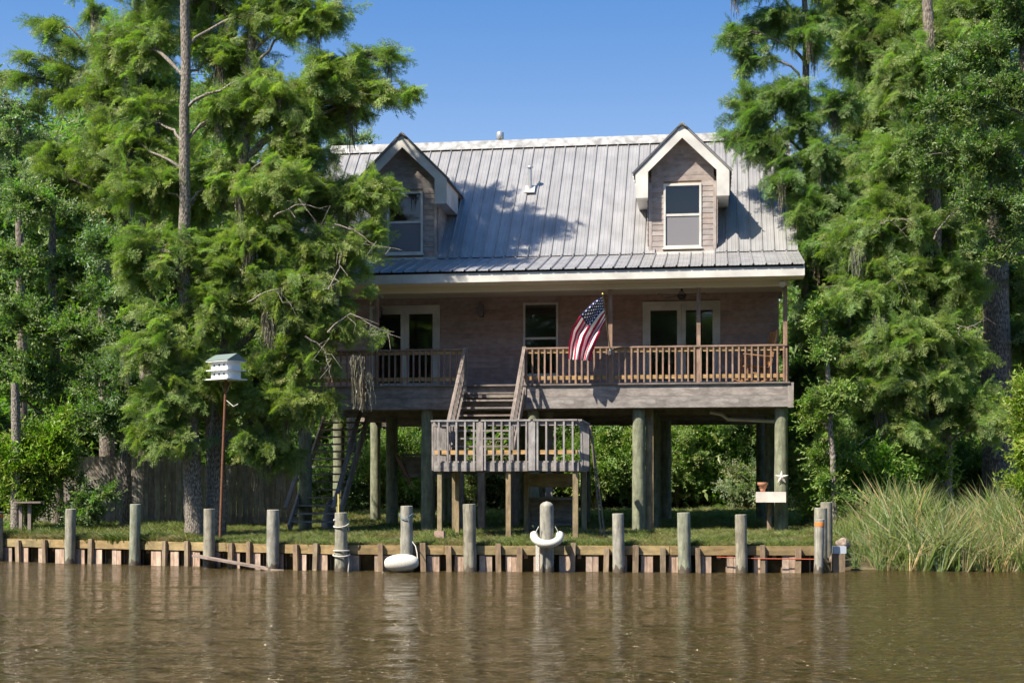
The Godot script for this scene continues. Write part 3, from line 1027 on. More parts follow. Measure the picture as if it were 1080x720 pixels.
	dormer(3.2)
	dormer(-4.1)
	# ---- railings
	railing("deck_railing", Vector3(-6.3, 0, -0.03), Vector3(-2.1, 0, -0.03), M.rail_wood, 5.22, 4.47, 4.34, 0.152, M.tan_wood, Vector3.BACK)
	railing("deck_railing", Vector3(-0.66, 0, -0.03), Vector3(5.74, 0, -0.03), M.rail_wood, 5.22, 4.47, 4.34, 0.152, M.tan_wood, Vector3.BACK)
	railing("deck_railing", Vector3(5.74, 0, -0.12), Vector3(5.74, 0, -2.4), M.rail_wood, 5.22, 4.47, 4.34, 0.152, M.tan_wood, Vector3.RIGHT)
	# ---- stair to the landing
	var sx0 := -2.12
	var sx1 := -0.64
	var st := node(H, "stair")
	for x in [sx0, sx1]:
		bar(st, "stringer", Vector3(x, 4.10, 0.06), Vector3(x, 2.30, 2.22), 0.05, 0.27, M.stair_wood[1])
		bar(st, "handrail", Vector3(x, 5.24, -0.02), Vector3(x, 3.32, 2.24), 0.08, 0.04, M.stair_wood[0])
		bar(st, "lower_handrail", Vector3(x, 4.62, 0.0), Vector3(x, 2.72, 2.24), 0.04, 0.09, M.stair_wood[0])
		board(st, "newel", Vector3(x - 0.05, 4.0, -0.07), Vector3(x + 0.05, 5.24, 0.03), M.stair_wood[2])
		board(st, "newel", Vector3(x - 0.05, 2.37, 2.18), Vector3(x + 0.05, 3.34, 2.28), M.stair_wood[3])
		for i in 13:
			var t := (i + 0.5) / 13.0
			var y := lerpf(4.62, 2.72, t)
			board(st, "baluster", Vector3(x - 0.02, y - 0.1, 2.24 * t - 0.02), Vector3(x + 0.02, y + 0.6, 2.24 * t + 0.02), pick(M.stair_wood))
	for i in 9:
		var t := (i + 1) / 10.0
		var y := lerpf(4.30, 2.37, t)
		board(st, "tread", Vector3(sx0 + 0.03, y - 0.04, 2.16 * t - 0.13), Vector3(sx1 - 0.03, y, 2.16 * t + 0.15), pick(M.stair_wood))
	# ---- landing
	var lx0 := -2.30
	var lx1 := 1.0
	var lz0 := 1.0
	var lz1 := 3.1
	var ld := node(H, "landing")
	for i in 15:
		var z := lz1 - 0.02 - i * 0.14
		board(ld, "deck_board", Vector3(lx0, 2.335, z - 0.134), Vector3(lx1, 2.37, z), pick(M.grey_wood))
	board(ld, "rim_board", Vector3(lx0, 2.14, lz1 - 0.045), Vector3(lx1, 2.332, lz1 - 0.001), M.grey_wood[1])
	board(ld, "rim_board", Vector3(lx1 - 0.04, 2.14, lz0), Vector3(lx1 + 0.002, 2.332, lz1 - 0.047), M.grey_wood[0])
	board(ld, "rim_board", Vector3(lx0 - 0.002, 2.14, lz0), Vector3(lx0 + 0.04, 2.332, lz1 - 0.047), M.grey_wood[0])
	board(ld, "rim_board", Vector3(lx0 + 0.042, 2.14, lz0), Vector3(lx1 - 0.042, 2.332, lz0 + 0.04), M.grey_wood[0])
	for i in 7:
		var x := lerpf(lx0 + 0.4, lx1 - 0.4, i / 6.0)
		board(ld, "joist", Vector3(x - 0.02, 2.15, lz0 + 0.042), Vector3(x + 0.02, 2.332, lz1 - 0.048), M.post_wood[1])
	board(ld, "brace_board", Vector3(-0.3, 1.78, 1.75), Vector3(lx1 - 0.12, 2.1, 1.79), M.post_wood[1])
	var cuts := [lx0, -1.235, -0.05, lx1]
	for i in 3:
		var rr2 := railing("landing_railing", Vector3(cuts[i] + 0.03, 0, lz1 + 0.02), Vector3(cuts[i + 1] - 0.03, 0, lz1 + 0.02), M.grey_wood, 3.30, 2.565, 2.16, 0.172, M.tan_wood, Vector3.BACK)
		if i > 0:
			board(rr2, "post", Vector3(cuts[i] - 0.075, 2.15, lz1 + 0.03), Vector3(cuts[i] + 0.075, 3.255, lz1 + 0.075), pick(M.grey_wood))
	railing("landing_railing", Vector3(lx1, 0, lz0), Vector3(lx1, 0, lz1), M.grey_wood, 3.30, 2.565, 2.16, 0.172, M.grey_wood, Vector3.RIGHT)
	railing("landing_railing", Vector3(lx0, 0, lz0), Vector3(lx0, 0, lz1), M.grey_wood, 3.30, 2.565, 2.16, 0.172, M.grey_wood, Vector3.LEFT)
	for s in [[-2.18, 3.0, 0.10], [-1.92, 2.2, 0.09], [-0.60, 3.0, 0.11], [-0.42, 1.3, 0.10], [0.92, 3.0, 0.12], [0.95, 1.15, 0.11], [-2.18, 1.15, 0.1]]:
		board(ld, "post", Vector3(s[0] - s[2] / 2, 0.4, s[1] - s[2] / 2), Vector3(s[0] + s[2] / 2, 2.138, s[1] + s[2] / 2), pick(M.post_wood))
	board(ld, "footing", Vector3(-2.29, 0.4, 2.9), Vector3(-2.07, 0.78, 3.11), M.concrete)
	# ---- stair on the other side, under the deck
	var s2 := node(H, "rear_stair")
	for x in [-6.45, -5.25]:
		bar(s2, "stringer", Vector3(x, 0.75, 0.6), Vector3(x, 3.6, -2.6), 0.05, 0.26, M.dark_wood[2])
		bar(s2, "handrail", Vector3(x, 1.25, 0.9), Vector3(x, 3.9, -2.0), 0.09, 0.09, M.rim_wood[0])
	for i in 14:
		var t := (i + 0.5) / 14.0
		board(s2, "tread", Vector3(-6.42, lerpf(0.8, 3.6, t), lerpf(0.5, -2.6, t) - 0.13), Vector3(-5.28, lerpf(0.8, 3.6, t) + 0.04, lerpf(0.5, -2.6, t) + 0.13), pick(M.dark_wood))
	# hung platform in the bay beside that stair
	var hp := node(H, "hung_platform")
	board(hp, "beam", Vector3(-4.5, 2.05, -3.6), Vector3(-2.9, 2.62, -3.5), M.dark_wood[2])
	board(hp, "ledge", Vector3(-4.5, 2.64, -3.62), Vector3(-2.8, 2.70, -3.3), M.dark_wood[3])
	bar(hp, "brace", Vector3(-4.6, 2.7, -3.2), Vector3(-4.2, 1.9, -3.2), 0.06, 0.1, M.rail_wood[0])
	bar(hp, "beam", Vector3(-4.5, 2.3, -8.2), Vector3(-0.5, 2.3, -8.2), 0.06, 0.24, M.dark_wood[1])
	for s in [[-2.6, -2.0], [-1.2, -2.4], [-1.9, -1.2], [-0.2, -1.6], [-4.0, -5.2]]:
		board(H, "post", Vector3(s[0] - 0.09, 0.4, s[1] - 0.09), Vector3(s[0] + 0.09, 3.7, s[1] + 0.09), M.dark_wood[rng.randi() % 4])
	# drain pipe under the deck
	rope(H, "drain_pipe", [Vector3(3.9, 3.66, -1.2), Vector3(4.2, 3.6, -1.2), Vector3(4.35, 3.48, -1.2), Vector3(5.5, 3.42, -1.2)], 0.05, M.white_paint)
	# light fittings
	for x in [-4.85, -2.09]:
		var lt := node(H, "wall_lantern", Vector3(x + 0.0, 6.48, -2.36))
		var lm := MB.new()
		lm.lathe([[0.03, 0.0], [0.07, 0.03], [0.09, 0.24], [0.05, 0.33], [0.001, 0.38]], 8, Vector3(0, -0.2, 0.14))
		piece(lt, "lamp_glass", lm.done(), M.screen)
		board(lt, "back_plate", Vector3(-0.06, -0.2, -0.02), Vector3(0.06, 0.12, 0.01), M.black_metal)
		rope(lt, "arm", [Vector3(0, 0.05, 0.0), Vector3(0, 0.2, 0.08), Vector3(0, 0.16, 0.14)], 0.014, M.black_metal)
	var fan := node(H, "ceiling_fan", Vector3(3.2, 6.62, -1.2))
	var fb := MB.new()
	fb.lathe([[0.001, -0.12], [0.07, -0.11], [0.12, -0.04], [0.12, 0.02], [0.03, 0.05], [0.03, 0.2]], 14)
	piece(fan, "motor", fb.done(), M.black_metal)
	for i in 5:
		var a := TAU * i / 5 + 0.3
		bar(fan, "blade", Vector3(cos(a) * 0.12, 0, sin(a) * 0.12), Vector3(cos(a) * 0.62, 0, sin(a) * 0.62), 0.13, 0.012, M.dark_wood[i % 4])
	var fl := node(H, "flood_light", Vector3(5.62, 6.66, 0.12))
	var lb := MB.new()
	lb.lathe([[0.001, 0.0], [0.075, 0.015], [0.085, 0.05], [0.04, 0.14], [0.001, 0.15]], 14)
	piece(fl, "bulb", lb.done(), M.white_paint, Transform3D(Basis(Vector3.RIGHT, -1.1), Vector3(0, -0.04, 0.1)))
	bar(fl, "bracket", Vector3(0, 0.06, -0.08), Vector3(0, 0.02, 0.04), 0.05, 0.05, M.white_paint)

func house_point(x: float, y: float, z: float) -> Vector3:
	return H.transform * Vector3(x, y, z)

# ---------------------------------------------------------------- things on and round the house
func make_flag() -> void:
	var f := base("flag", house_point(1.49, 5.12, 0.02), "striped flag with starred blue canton hanging from pole on porch post", "flag")
	f.rotation = H.rotation
	var tip := Vector3(-0.13, 1.25, 0.72)
	rope(f, "flag_pole", [Vector3(0, 0, 0.02), tip], 0.014, M.post_wood[2])
	var kb := MB.new()
	kb.lathe([[0.001, 0.0], [0.03, 0.015], [0.035, 0.04], [0.02, 0.065], [0.001, 0.07]], 12)
	piece(f, "finial", kb.done(), M.brass, Transform3D(Basis(), tip))
	piece(f, "bracket", box_mesh(Vector3(0.05, 0.16, 0.04)), M.white_paint, Transform3D(Basis(), Vector3(0, -0.02, 0.02)))
	# cloth print: stripes, canton, stars
	var im := Image.create(760, 400, false, Image.FORMAT_RGB8)
	for i in 13:
		im.fill_rect(Rect2i(0, int(400.0 * i / 13), 760, int(400.0 / 13) + 1), Color("b31942") if i % 2 == 0 else Color("f2f0ec"))
	im.fill_rect(Rect2i(0, 0, 304, int(400.0 * 7 / 13)), Color("141f4f"))
	for r in 9:
		for c in (6 if r % 2 == 0 else 5):
			var cx := (25.3 if r % 2 == 0 else 50.6) + c * 50.6
			var cy := 21.5 * (r + 1)
			for yy in range(-13, 14):
				for xx in range(-13, 14):
					var p := Vector2(xx, yy)
					var a := fposmod(p.angle() + PI / 2, TAU / 5) - TAU / 10
					var edge := 12.5 * 0.382 * cos(0.0) / maxf(0.2, cos(TAU / 10 - absf(a)) ) * 1.0
					var rr := lerpf(12.5, 12.5 * 0.40, absf(absf(a) - TAU / 10) / (TAU / 10)) if true else edge
					if p.length() < rr: im.set_pixel(int(cx) + xx, int(cy) + yy, Color.WHITE)
	var m := mat("flag_cloth", Color.WHITE, 0.85, ImageTexture.create_from_image(im))
	m.backlight_enabled = true
	m.backlight = Color(0.5, 0.5, 0.5)
	m.cull_mode = BaseMaterial3D.CULL_DISABLED
	m.texture_repeat = false
	var top := Curve3D.new()
	var low := Curve3D.new()
	for p in [Vector3(0, 0, 0), Vector3(-0.22, -0.14, -0.02), Vector3(-0.55, -0.46, -0.06), Vector3(-0.76, -0.78, -0.1), Vector3(-0.84, -1.12, -0.14), Vector3(-0.86, -1.50, -0.16)]: top.add_point(p)
	for p in [Vector3(0.06, -0.56, -0.33), Vector3(-0.02, -0.74, -0.30), Vector3(-0.12, -0.98, -0.26), Vector3(-0.20, -1.2, -0.24), Vector3(-0.27, -1.36, -0.23), Vector3(-0.33, -1.54, -0.22)]: low.add_point(p)
	var cloth := MB.new()
	var nu := 40
	var nv := 26
	var id := []
	for i in nu + 1:
		var s := float(i) / nu
		var a := top.sample_baked(s * top.get_baked_length(), true)
		var e := low.sample_baked(s * low.get_baked_length(), true)
		var ln := []
		for j in nv + 1:
			var t := float(j) / nv
			var amp := 0.02 + 0.085 * smoothstep(0.0, 0.35, s)
			var p := a.lerp(e, t)
			p += Vector3(0.02 * sin(t * 11.0 + s * 2.0), 0, amp * sin(t * TAU * 2.2 + s * 2.4) + 0.04 * sin(s * 7.0 + t * 3.0)) * smoothstep(0.0, 0.12, s)
			ln.append(cloth.vert(tip + p, Vector3.BACK, Vector2(s, t)))
		id.append(ln)
	for i in nu:
		for j in nv:
			cloth.face(id[i][j], id[i + 1][j], id[i + 1][j + 1])
			cloth.face(id[i][j], id[i + 1][j + 1], id[i][j + 1])
	var st := SurfaceTool.new()
	st.create_from(cloth.done(), 0)
	st.generate_normals()
	piece(f, "cloth", st.commit(), m)

func make_chair() -> void:
	var c := base("rocking_chair", house_point(5.02, 4.325, -0.62), "brown slatted wooden rocking chair behind the porch railing", "chair")
	c.rotation.y = H.rotation.y + 0.25
	# faces -x; the back leans to +x
	for z in [-0.27, 0.27]:
		var rk := MB.new()
		var pts := []
		for i in 9:
			var t := lerpf(-1, 1, i / 8.0)
			pts.append(Vector3(t * 0.48, 0.03 + 0.09 * t * t, z))
		rk.tube(pts, [0.02, 0.022, 0.022, 0.022, 0.022, 0.022, 0.022, 0.022, 0.02], 6)
		piece(c, "rocker", rk.done(), M.chair_wood[0])
		bar(c, "front_leg", Vector3(-0.27, 0.06, z), Vector3(-0.29, 0.68, z), 0.045, 0.045, M.chair_wood[1])
		bar(c, "back_post", Vector3(0.20, 0.05, z), Vector3(0.47, 1.30, z), 0.05, 0.05, M.chair_wood[2])
		bar(c, "armrest", Vector3(-0.38, 0.70, z), Vector3(0.32, 0.64, z), 0.09, 0.025, M.chair_wood[3])
		bar(c, "side_rail", Vector3(-0.27, 0.25, z), Vector3(0.25, 0.22, z), 0.03, 0.03, M.chair_wood[0])
	for i in 6:
		var x := -0.30 + i * 0.105
		board(c, "seat_slat", Vector3(x, 0.42 - i * 0.012, -0.27), Vector3(x + 0.09, 0.445 - i * 0.012, 0.27), pick(M.chair_wood))
	for i in 6:
		var z := -0.2 + i * 0.08
		bar(c, "back_slat", Vector3(0.30, 0.48, z), Vector3(0.46, 1.2, z), 0.05, 0.016, pick(M.chair_wood))
	for y in [0.5, 1.22]:
		var t: float = (y - 0.05) / 1.25
		bar(c, "back_rail", Vector3(0.2 + 0.27 * t, y, -0.25), Vector3(0.2 + 0.27 * t, y, 0.25), 0.03, 0.09, M.chair_wood[1])
	bar(c, "stretcher", Vector3(-0.27, 0.22, -0.27), Vector3(-0.27, 0.22, 0.27), 0.03, 0.03, M.chair_wood[2])

func make_birdhouse() -> void:
	rng.seed = 5
	var d := 32.6
	var foot := px(231, 585, d)
	foot.y = ground_h(foot.x, foot.z)
	var b := base("birdhouse_pole", foot, "tall rusty pole carrying the birdhouse on the grassy bank", "pole")
	var topp := px(238, 401, d) - foot
	rope(b, "shaft", [Vector3(0, -0.4, 0), Vector3(topp.x * 0.5, topp.y * 0.5, 0), topp], 0.032, M.rust)
	for s in [-1.0, 1.0]:
		rope(b, "brace", [topp + Vector3(0, -0.32, 0), topp + Vector3(s * 0.14, -0.02, 0.06)], 0.012, M.post_wood[2])
	rope(b, "hook", [topp + Vector3(0, -0.45, 0), topp + Vector3(0.18, -0.6, 0.05), topp + Vector3(0.3, -0.55, 0.1)], 0.012, M.white_rope)
	var h := base("birdhouse", foot + topp, "white two-storey birdhouse with green roof on a rusty pole", "birdhouse")
	h.rotation.y = -0.66
	var w := 0.28
	var dp := 0.20
	board(h, "floor", Vector3(-w - 0.11, 0.0, -dp - 0.1), Vector3(w + 0.11, 0.025, dp + 0.1), M.martin_white)
	for k in 2:
		var y := 0.025 + k * 0.205
		board(h, "storey", Vector3(-w, y, -dp), Vector3(w, y + 0.18, dp), M.martin_white)
		board(h, "ledge", Vector3(-w - 0.09, y + 0.182, -dp - 0.08), Vector3(w + 0.09, y + 0.203, dp + 0.08), M.martin_white)
		for i in 3:
			for sd in 2:
				var hm := MB.new()
				hm.lathe([[0.001, 0.0], [0.027, 0.001], [0.027, 0.006], [0.001, 0.007]], 12)
				var x := (i - 1) * 0.19
				piece(h, "entrance_hole", hm.done(), M.hole, Transform3D(Basis(Vector3.RIGHT, PI / 2) if sd == 0 else Basis(Vector3.BACK, PI / 2), Vector3(x * 0.88, y + 0.1, dp) if sd == 0 else Vector3(-w, y + 0.1, (i - 1) * 0.12)))
	var rf2 := MB.new()
	rf2.prism([Vector2(-dp - 0.09, 0.437), Vector2(dp + 0.09, 0.437), Vector2(0, 0.60)], -w - 0.1, w + 0.1)
	piece(h, "roof", rf2.done(), M.martin_roof, Transform3D(Basis(Vector3(0, 0, 1), Vector3.UP, Vector3(-1, 0, 0)), Vector3.ZERO))

func make_porch_things() -> void:
	rng.seed = 19
	# low slatted bench behind the rail
	var c := base("slat_bench", house_point(0.35, 4.32, -0.35), "low tan wooden bench behind porch rail beside the flag", "bench")
	c.rotation.y = H.rotation.y
	for z in [-0.1, 0.0, 0.1]:
		board(c, "seat_slat", Vector3(-0.3, 0.2, z - 0.042), Vector3(0.3, 0.225, z + 0.042), pick(M.tan_wood))
	for x in [-0.26, 0.26]:
		for z in [-0.1, 0.1]:
			board(c, "leg", Vector3(x - 0.03, 0, z - 0.03), Vector3(x + 0.03, 0.198, z + 0.03), pick(M.tan_wood))
	# shelf on the corner pile
	var s := base("pile_shelf", house_point(5.42, 1.55, -0.02), "white plank shelf fixed to the corner pile", "shelf")
	s.rotation.y = H.rotation.y
	board(s, "front_board", Vector3(-0.42, -0.13, 0.34), Vector3(0.28, 0.12, 0.37), M.white_board)
	board(s, "bottom_board", Vector3(-0.42, 0.085, 0.02), Vector3(0.28, 0.115, 0.338), M.white_board)
	board(s, "end_board", Vector3(-0.42, -0.12, 0.02), Vector3(-0.39, 0.083, 0.338), M.white_board)
	bar(s, "bracket", Vector3(-0.1, -0.42, 0.02), Vector3(-0.1, -0.135, 0.2), 0.06, 0.05, M.batten_wood[0])
	board(s, "back_post", Vector3(-0.15, -1.0, -0.08), Vector3(-0.05, -0.14, 0.0), M.batten_wood[1])
	var p := base("clay_pot", house_point(5.16, 1.667, 0.18), "small terracotta pot on the white pile shelf", "pot")
	var pm := MB.new()
	pm.lathe([[0.001, 0.0], [0.055, 0.0], [0.06, 0.04], [0.10, 0.16], [0.125, 0.165], [0.13, 0.23], [0.11, 0.23], [0.09, 0.1], [0.001, 0.09]], 18)
	piece(p, "bowl", pm.done(), M.terracotta)
	# star ornament on the pile
	var st := base("star_ornament", house_point(5.62, 2.02, -0.10), "pale five-armed star ornament nailed to the corner pile", "ornament")
	st.rotation.y = H.rotation.y
	var sm := MB.new()
	for i in 5:
		var a := PI / 2 + TAU * i / 5
		var tip := Vector3(cos(a) * 0.17, sin(a) * 0.17, 0.0)
		for q in [-1.0, 1.0]:
			var inn := Vector3(cos(a + q * TAU / 10) * 0.07, sin(a + q * TAU / 10) * 0.07, 0.0)
			sm.tri(Vector3(0, 0, 0.05), tip, inn)
			sm.tri(Vector3(0, 0, -0.01), tip, inn)
	piece(st, "arms", sm.done(), M.white_board)
	# poles leaning on the landing
	for i in 2:
		var a := house_point(1.17 + i * 0.05, 3.2 - i * 0.25, 2.1)
		var e := house_point(1.42 + i * 0.08, 0.62, 1.9)
		var lp := base("leaning_pole", e, ["long thin brown pole leaning on the landing's side", "shorter thin brown pole leaning against the landing's side"][i], "pole", "poles leaning on the landing")
		bar(lp, "shaft", Vector3.ZERO, a - e, 0.035, 0.035, M.dark_wood[i] if i else M.stair_wood[0])
	# workbench in the shade under the landing
	var w := base("work_bench", house_point(0.1, ground_h(1.0, -33.5), 0.9), "dark workbench with open shelf in shade beneath the landing", "bench")
	w.rotation.y = H.rotation.y
	board(w, "bench_top", Vector3(-0.6, 0.86, -0.4), Vector3(0.65, 0.92, 0.3), M.dark_wood[1])
	board(w, "shelf", Vector3(-0.52, 0.25, -0.32), Vector3(0.57, 0.29, 0.22), M.dark_wood[2])
	board(w, "back_panel", Vector3(-0.52, 0.3, -0.36), Vector3(0.57, 0.85, -0.325), M.fence_wood[0])
	for x in [-0.55, 0.6]:
		for z in [-0.35, 0.25]:
			board(w, "leg", Vector3(x - 0.04, 0, z - 0.04), Vector3(x + 0.04, 0.858, z + 0.04), M.dark_wood[0])
	# covered mower by the under-house stair
	var t := base("covered_mower", Vector3(-4.72, ground_h(-4.72, -36.9), -36.9), "grey tarpaulin draped over a machine beside the under-house stair", "tarpaulin")
	var tm := MB.new()
	tm.lathe([[0.24, 0.0], [0.22, 0.25], [0.17, 0.5], [0.12, 0.7], [0.07, 0.8], [0.001, 0.83]], 11)
	for i in tm.v.size(): tm.v[i] *= Vector3(1.0 + 0.12 * sin(i * 2.3), 1, 0.9 + 0.1 * cos(i * 1.7))
	piece(t, "cover", tm.done(), M.screen)

# ---------------------------------------------------------------- bulkhead and what hangs on it
func make_bulkhead() -> void:
	rng.seed = 303
	var bh := base("timber_bulkhead", Vector3(0, 0, 0), "low timber bulkhead of plank sheeting and wales along the water", "bulkhead")
	var corners := [Vector3(-16.0, 0, -35.83), Vector3(-12.31, 0, -34.31), Vector3(-3.56, 0, -30.17), Vector3(6.38, 0, -29.69)]
	for i in 3:
		var a: Vector3 = corners[i]
		var e: Vector3 = corners[i + 1]
		var d := (e - a).normalized()
		var out := Vector3(-d.z, 0, d.x)
		var l := (e - a).length()
		var tb := Basis(d, Vector3.UP, out)
		# wale in lengths
		var s := 0.0
		while s < l - 0.01:
			var n := minf(l, s + rf(1.5, 2.6))
			if l - n < 0.5: n = l
			piece(bh, "wale", box_mesh(Vector3(n - s - 0.012, 0.19, 0.09), rng.randi() % 4), pick(M.wale_wood), Transform3D(tb, a + d * (s + n) / 2 + out * rf(0.0, 0.012) + Vector3(0, 0.445 + rf(-0.012, 0.012), 0)))
			s = n
		# sheet planks: pairs set proud, a pair set back between them
		s = 0.05
		while s < l - 0.5:
			var w := rf(0.125, 0.145)
			var gap := rf(0.24, 0.34)
			for k in 2:
				var hh := rf(0.62, 0.67)
				piece(bh, "sheet_plank", box_mesh(Vector3(w - 0.008, snappedf(hh, 0.01), 0.035), rng.randi() % 4), pick(M.sheet_wood), Transform3D(tb, a + d * (s + w * (k + 0.5)) + out * (0.0 + rf(0, 0.012)) + Vector3(0, 0.34 - hh / 2 + rf(-0.01, 0.01), 0)))
			var mid := s + w * 2 + gap / 2
			piece(bh, "sheet_plank", box_mesh(Vector3(snappedf(gap, 0.02) + 0.06, 0.66, 0.035), rng.randi() % 4), pick(M.batten_wood), Transform3D(tb, a + d * mid - out * 0.26 + Vector3(0, 0.03, 0)))  # set-back plank in darker wood: shade of the recess put into its colour
			for q in [-1.0, 1.0]:
				var p: Vector3 = a + d * (mid + q * (gap / 2 + 0.005)) - out * 0.17 + Vector3(0, 0.02, 0)
				piece(bh, "sheet_plank", box_mesh(Vector3(0.03, 0.62, 0.15), 0), pick(M.batten_wood), Transform3D(tb, p))  # recess sides, same darker wood painting in the shade
			if rng.randf() < 0.5:
				piece(bh, "block", box_mesh(Vector3(0.08, 0.08, 0.05), 0), pick(M.sheet_wood), Transform3D(tb, a + d * mid - out * 0.08 + Vector3(0, 0.31, 0)))
			s += w * 2 + gap
	# upright battens in front of the wale
	for u in [22, 50, 98, 176, 200, 246, 265, 315, 335, 402, 447, 474, 526, 548, 604, 639, 670, 699, 736, 804, 841]:
		var p := on_shore(u)
		var h := rf(0.5, 0.62)
		piece(bh, "batten", box_mesh(Vector3(rf(0.09, 0.12), h + 0.5, 0.085), rng.randi() % 4), pick(M.batten_wood), Transform3D(Basis(Vector3.UP, p[1]).rotated(Vector3.FORWARD, rf(-0.04, 0.04)), p[0] + Basis(Vector3.UP, p[1]).z * 0.093 + Vector3(0, h - (h + 0.5) / 2, 0)))
	# piles
	var piles := [[2, 540, 12.5], [78, 537, 11.5], [146, 532, 11.5], [225, 537, 12.5], [292, 538, 13.5], [363, 541, 13.5], [430, 534, 13.5], [497, 532, 13.5], [577, 529, 15.0], [653, 542, 13.0], [722, 541, 14.0], [782, 543, 12.5], [858, 548, 10.0]]
	var special := {2: "weathered timber pile with a faded orange band at bulkhead's far end", 292: "stout weathered timber pile beside the floating grey plank", 363: "weathered timber pile wrapped in white rope", 430: "weathered timber pile with white fender hanging against it", 577: "rounded-top timber pile wearing a white life ring", 78: "bare timber pile in front of the rough plank table and low bush", 146: "tall bare timber pile in front of the dark board fence", 497: "bare timber pile in front of the landing's outer posts", 653: "bare timber pile between the life ring and the doubled house pile", 722: "greenish bare timber pile in front of the open bay's shrubs", 782: "bare timber pile with red cord passing, before the shelf pile", 858: "slim timber pile with a bright orange band near its top", 225: "weathered timber pile standing beside the rusty birdhouse pole"}
	for q in piles:
		var p := on_shore(q[0])
		var ps: Vector3 = p[0] + Basis(Vector3.UP, p[1]).z * 0.17
		var d := -ps.z
		var top := px(q[0], q[1], d).y
		var lab: String = special.get(q[0], "bare weathered round timber pile standing in line along the bulkhead")
		var o := base("mooring_pile", Vector3(ps.x, -0.6, ps.z), lab, "pile", "mooring piles along the bulkhead")
		var r: float = q[2] / 2.0 * d / FOCAL
		var mm: Mesh
		if q[0] == 577:
			var b := MB.new()
			b.lathe([[r, 0.0], [r * 0.98, 1.0], [r * 0.96, top + 0.50], [r * 0.86, top + 0.55], [r * 0.5, top + 0.59], [0.001, top + 0.61]], 18)
			mm = b.done()
		else:
			mm = pile_mesh(r, top + 0.6, rf(0.93, 1.0), 18)
		piece(o, "shaft", mm, pick(M.pile), Transform3D(Basis(Vector3.UP, rf(0, 6)) if q[0] != 577 else Basis(), Vector3.ZERO))
		var lean: float = 0.2 if q[0] in [363, 430, 577] else 1.0
		o.rotation = Vector3(rf(-0.02, 0.02), 0, rf(-0.028, 0.028)) * lean
		var ab := MB.new()
		ab.lathe([[r * 1.025, 0.3], [r * 1.03, 0.6], [r * 1.028, 0.70], [r * 1.0, 0.71]], 20)
		for i in range(40, ab.v.size()): ab.v[i].y += 0.05 * sin(i * 2.1 + q[0]) + 0.035 * sin((i % 21) * 1.3 + q[0])
		piece(o, "algae_band", ab.done(), M.algae)
		if q[0] == 858 or q[0] == 2:
			var ob := MB.new()
			ob.lathe([[r * 0.98, 0], [r * 1.02, 0.004], [r * 1.02, 0.085], [r * 0.97, 0.09]], 18, Vector3(0, top + 0.46, 0))
			piece(o, "painted_band", ob.done(), M.orange_band)
	for q in [[866, 536, 14.0, 30.3, "thick timber pile standing between slim pile and corner post"], [872, 530, 13.0, 30.9, "tallest grey timber pile at the bulkhead's reed end"]]:
		var ps := px(q[0], 560, q[3])
		var o := base("mooring_pile", Vector3(ps.x, -0.6, ps.z), q[4], "pile", "mooring piles along the bulkhead")
		piece(o, "shaft", pile_mesh(q[2] / 2 * q[3] / FOCAL, px(0, q[1], q[3]).y + 0.6, 0.97, 18), pick(M.pile))
	# rope round the wrapped pile
	var c := on_shore(363)
	var pc: Vector3 = c[0] + Basis(Vector3.UP, c[1]).z * 0.17
	var rp := base("mooring_rope", Vector3(pc.x, 0, pc.z), "white rope looped round the weathered pile", "rope")
	var pts := []
	for i in 41:
		var t := i / 40.0
		var a := t * TAU * 1.6 + 2.6
		pts.append(Vector3(cos(a) * 0.158, 1.10 - 0.22 * t - (0.05 * sin(a * 1.0)), sin(a) * 0.158))
	rope(rp, "upper_loop", pts, 0.014, M.white_rope)
	for k in 2:
		pts = []
		for i in 29:
			var a := TAU * i / 28.0
			pts.append(Vector3(cos(a) * (0.162 + 0.012 * k), 0.44 - 0.09 * k - 0.03 * k * sin(a), sin(a) * (0.162 + 0.012 * k)))
		rope(rp, "lower_loop", pts, 0.015, M.white_rope)
	rope(rp, "rope_end", [Vector3(0.15, 0.36, 0.08), Vector3(0.17, 0.2, 0.09), Vector3(0.15, -0.05, 0.08)], 0.013, M.white_rope)
	var cane := base("bamboo_cane", Vector3(pc.x - 0.1, 1.2, pc.z - 0.35), "thin yellow cane standing behind the rope-wrapped pile", "cane")
	bar(cane, "shaft", Vector3(0, -0.7, 0), Vector3(-0.01, 0.43, 0), 0.028, 0.028, M.yellow_cane)
	# fender
	c = on_shore(430)
	pc = c[0] + Basis(Vector3.UP, c[1]).z * 0.17
	var fd := base("boat_fender", Vector3(pc.x - 0.09, 0.2, pc.z + 0.30), "fat white oval boat fender floating sideways against a pile", "fender")
	var fm := MB.new()
	var prof := []
	for i in 17:
		var a := -PI / 2 + PI * i / 16.0
		prof.append([maxf(0.001, 0.185 * pow(cos(a), 0.75)), 0.36 * sin(a)])
	fm.lathe(prof, 24)
	piece(fd, "body", fm.done(), M.fender, Transform3D(Basis(Vector3.BACK, PI / 2 + 0.04), Vector3.ZERO))
	rope(fd, "rope", [Vector3(0.34, 0.03, 0), Vector3(0.32, 0.2, -0.1), Vector3(0.28, 0.34, -0.2), Vector3(0.16, 0.5, -0.26)], 0.011, M.white_rope)
	var br := base("blue_rope", Vector3(pc.x, 0, pc.z), "thin blue rope tied round the fender's pile near its top", "rope")
	pts = []
	for i in 29:
		var a := TAU * i / 28.0
		pts.append(Vector3(cos(a) * 0.15, 1.16 + 0.06 * sin(a * 2.0 + 0.8) , sin(a) * 0.15))
	rope(br, "loop", pts, 0.009, M.blue_rope)
	rope(br, "rope_end", [Vector3(0.03, 1.2, 0.15), Vector3(0.05, 1.08, 0.15), Vector3(0.06, 1.0, 0.15)], 0.009, M.blue_rope)
	# life ring
	c = on_shore(577)
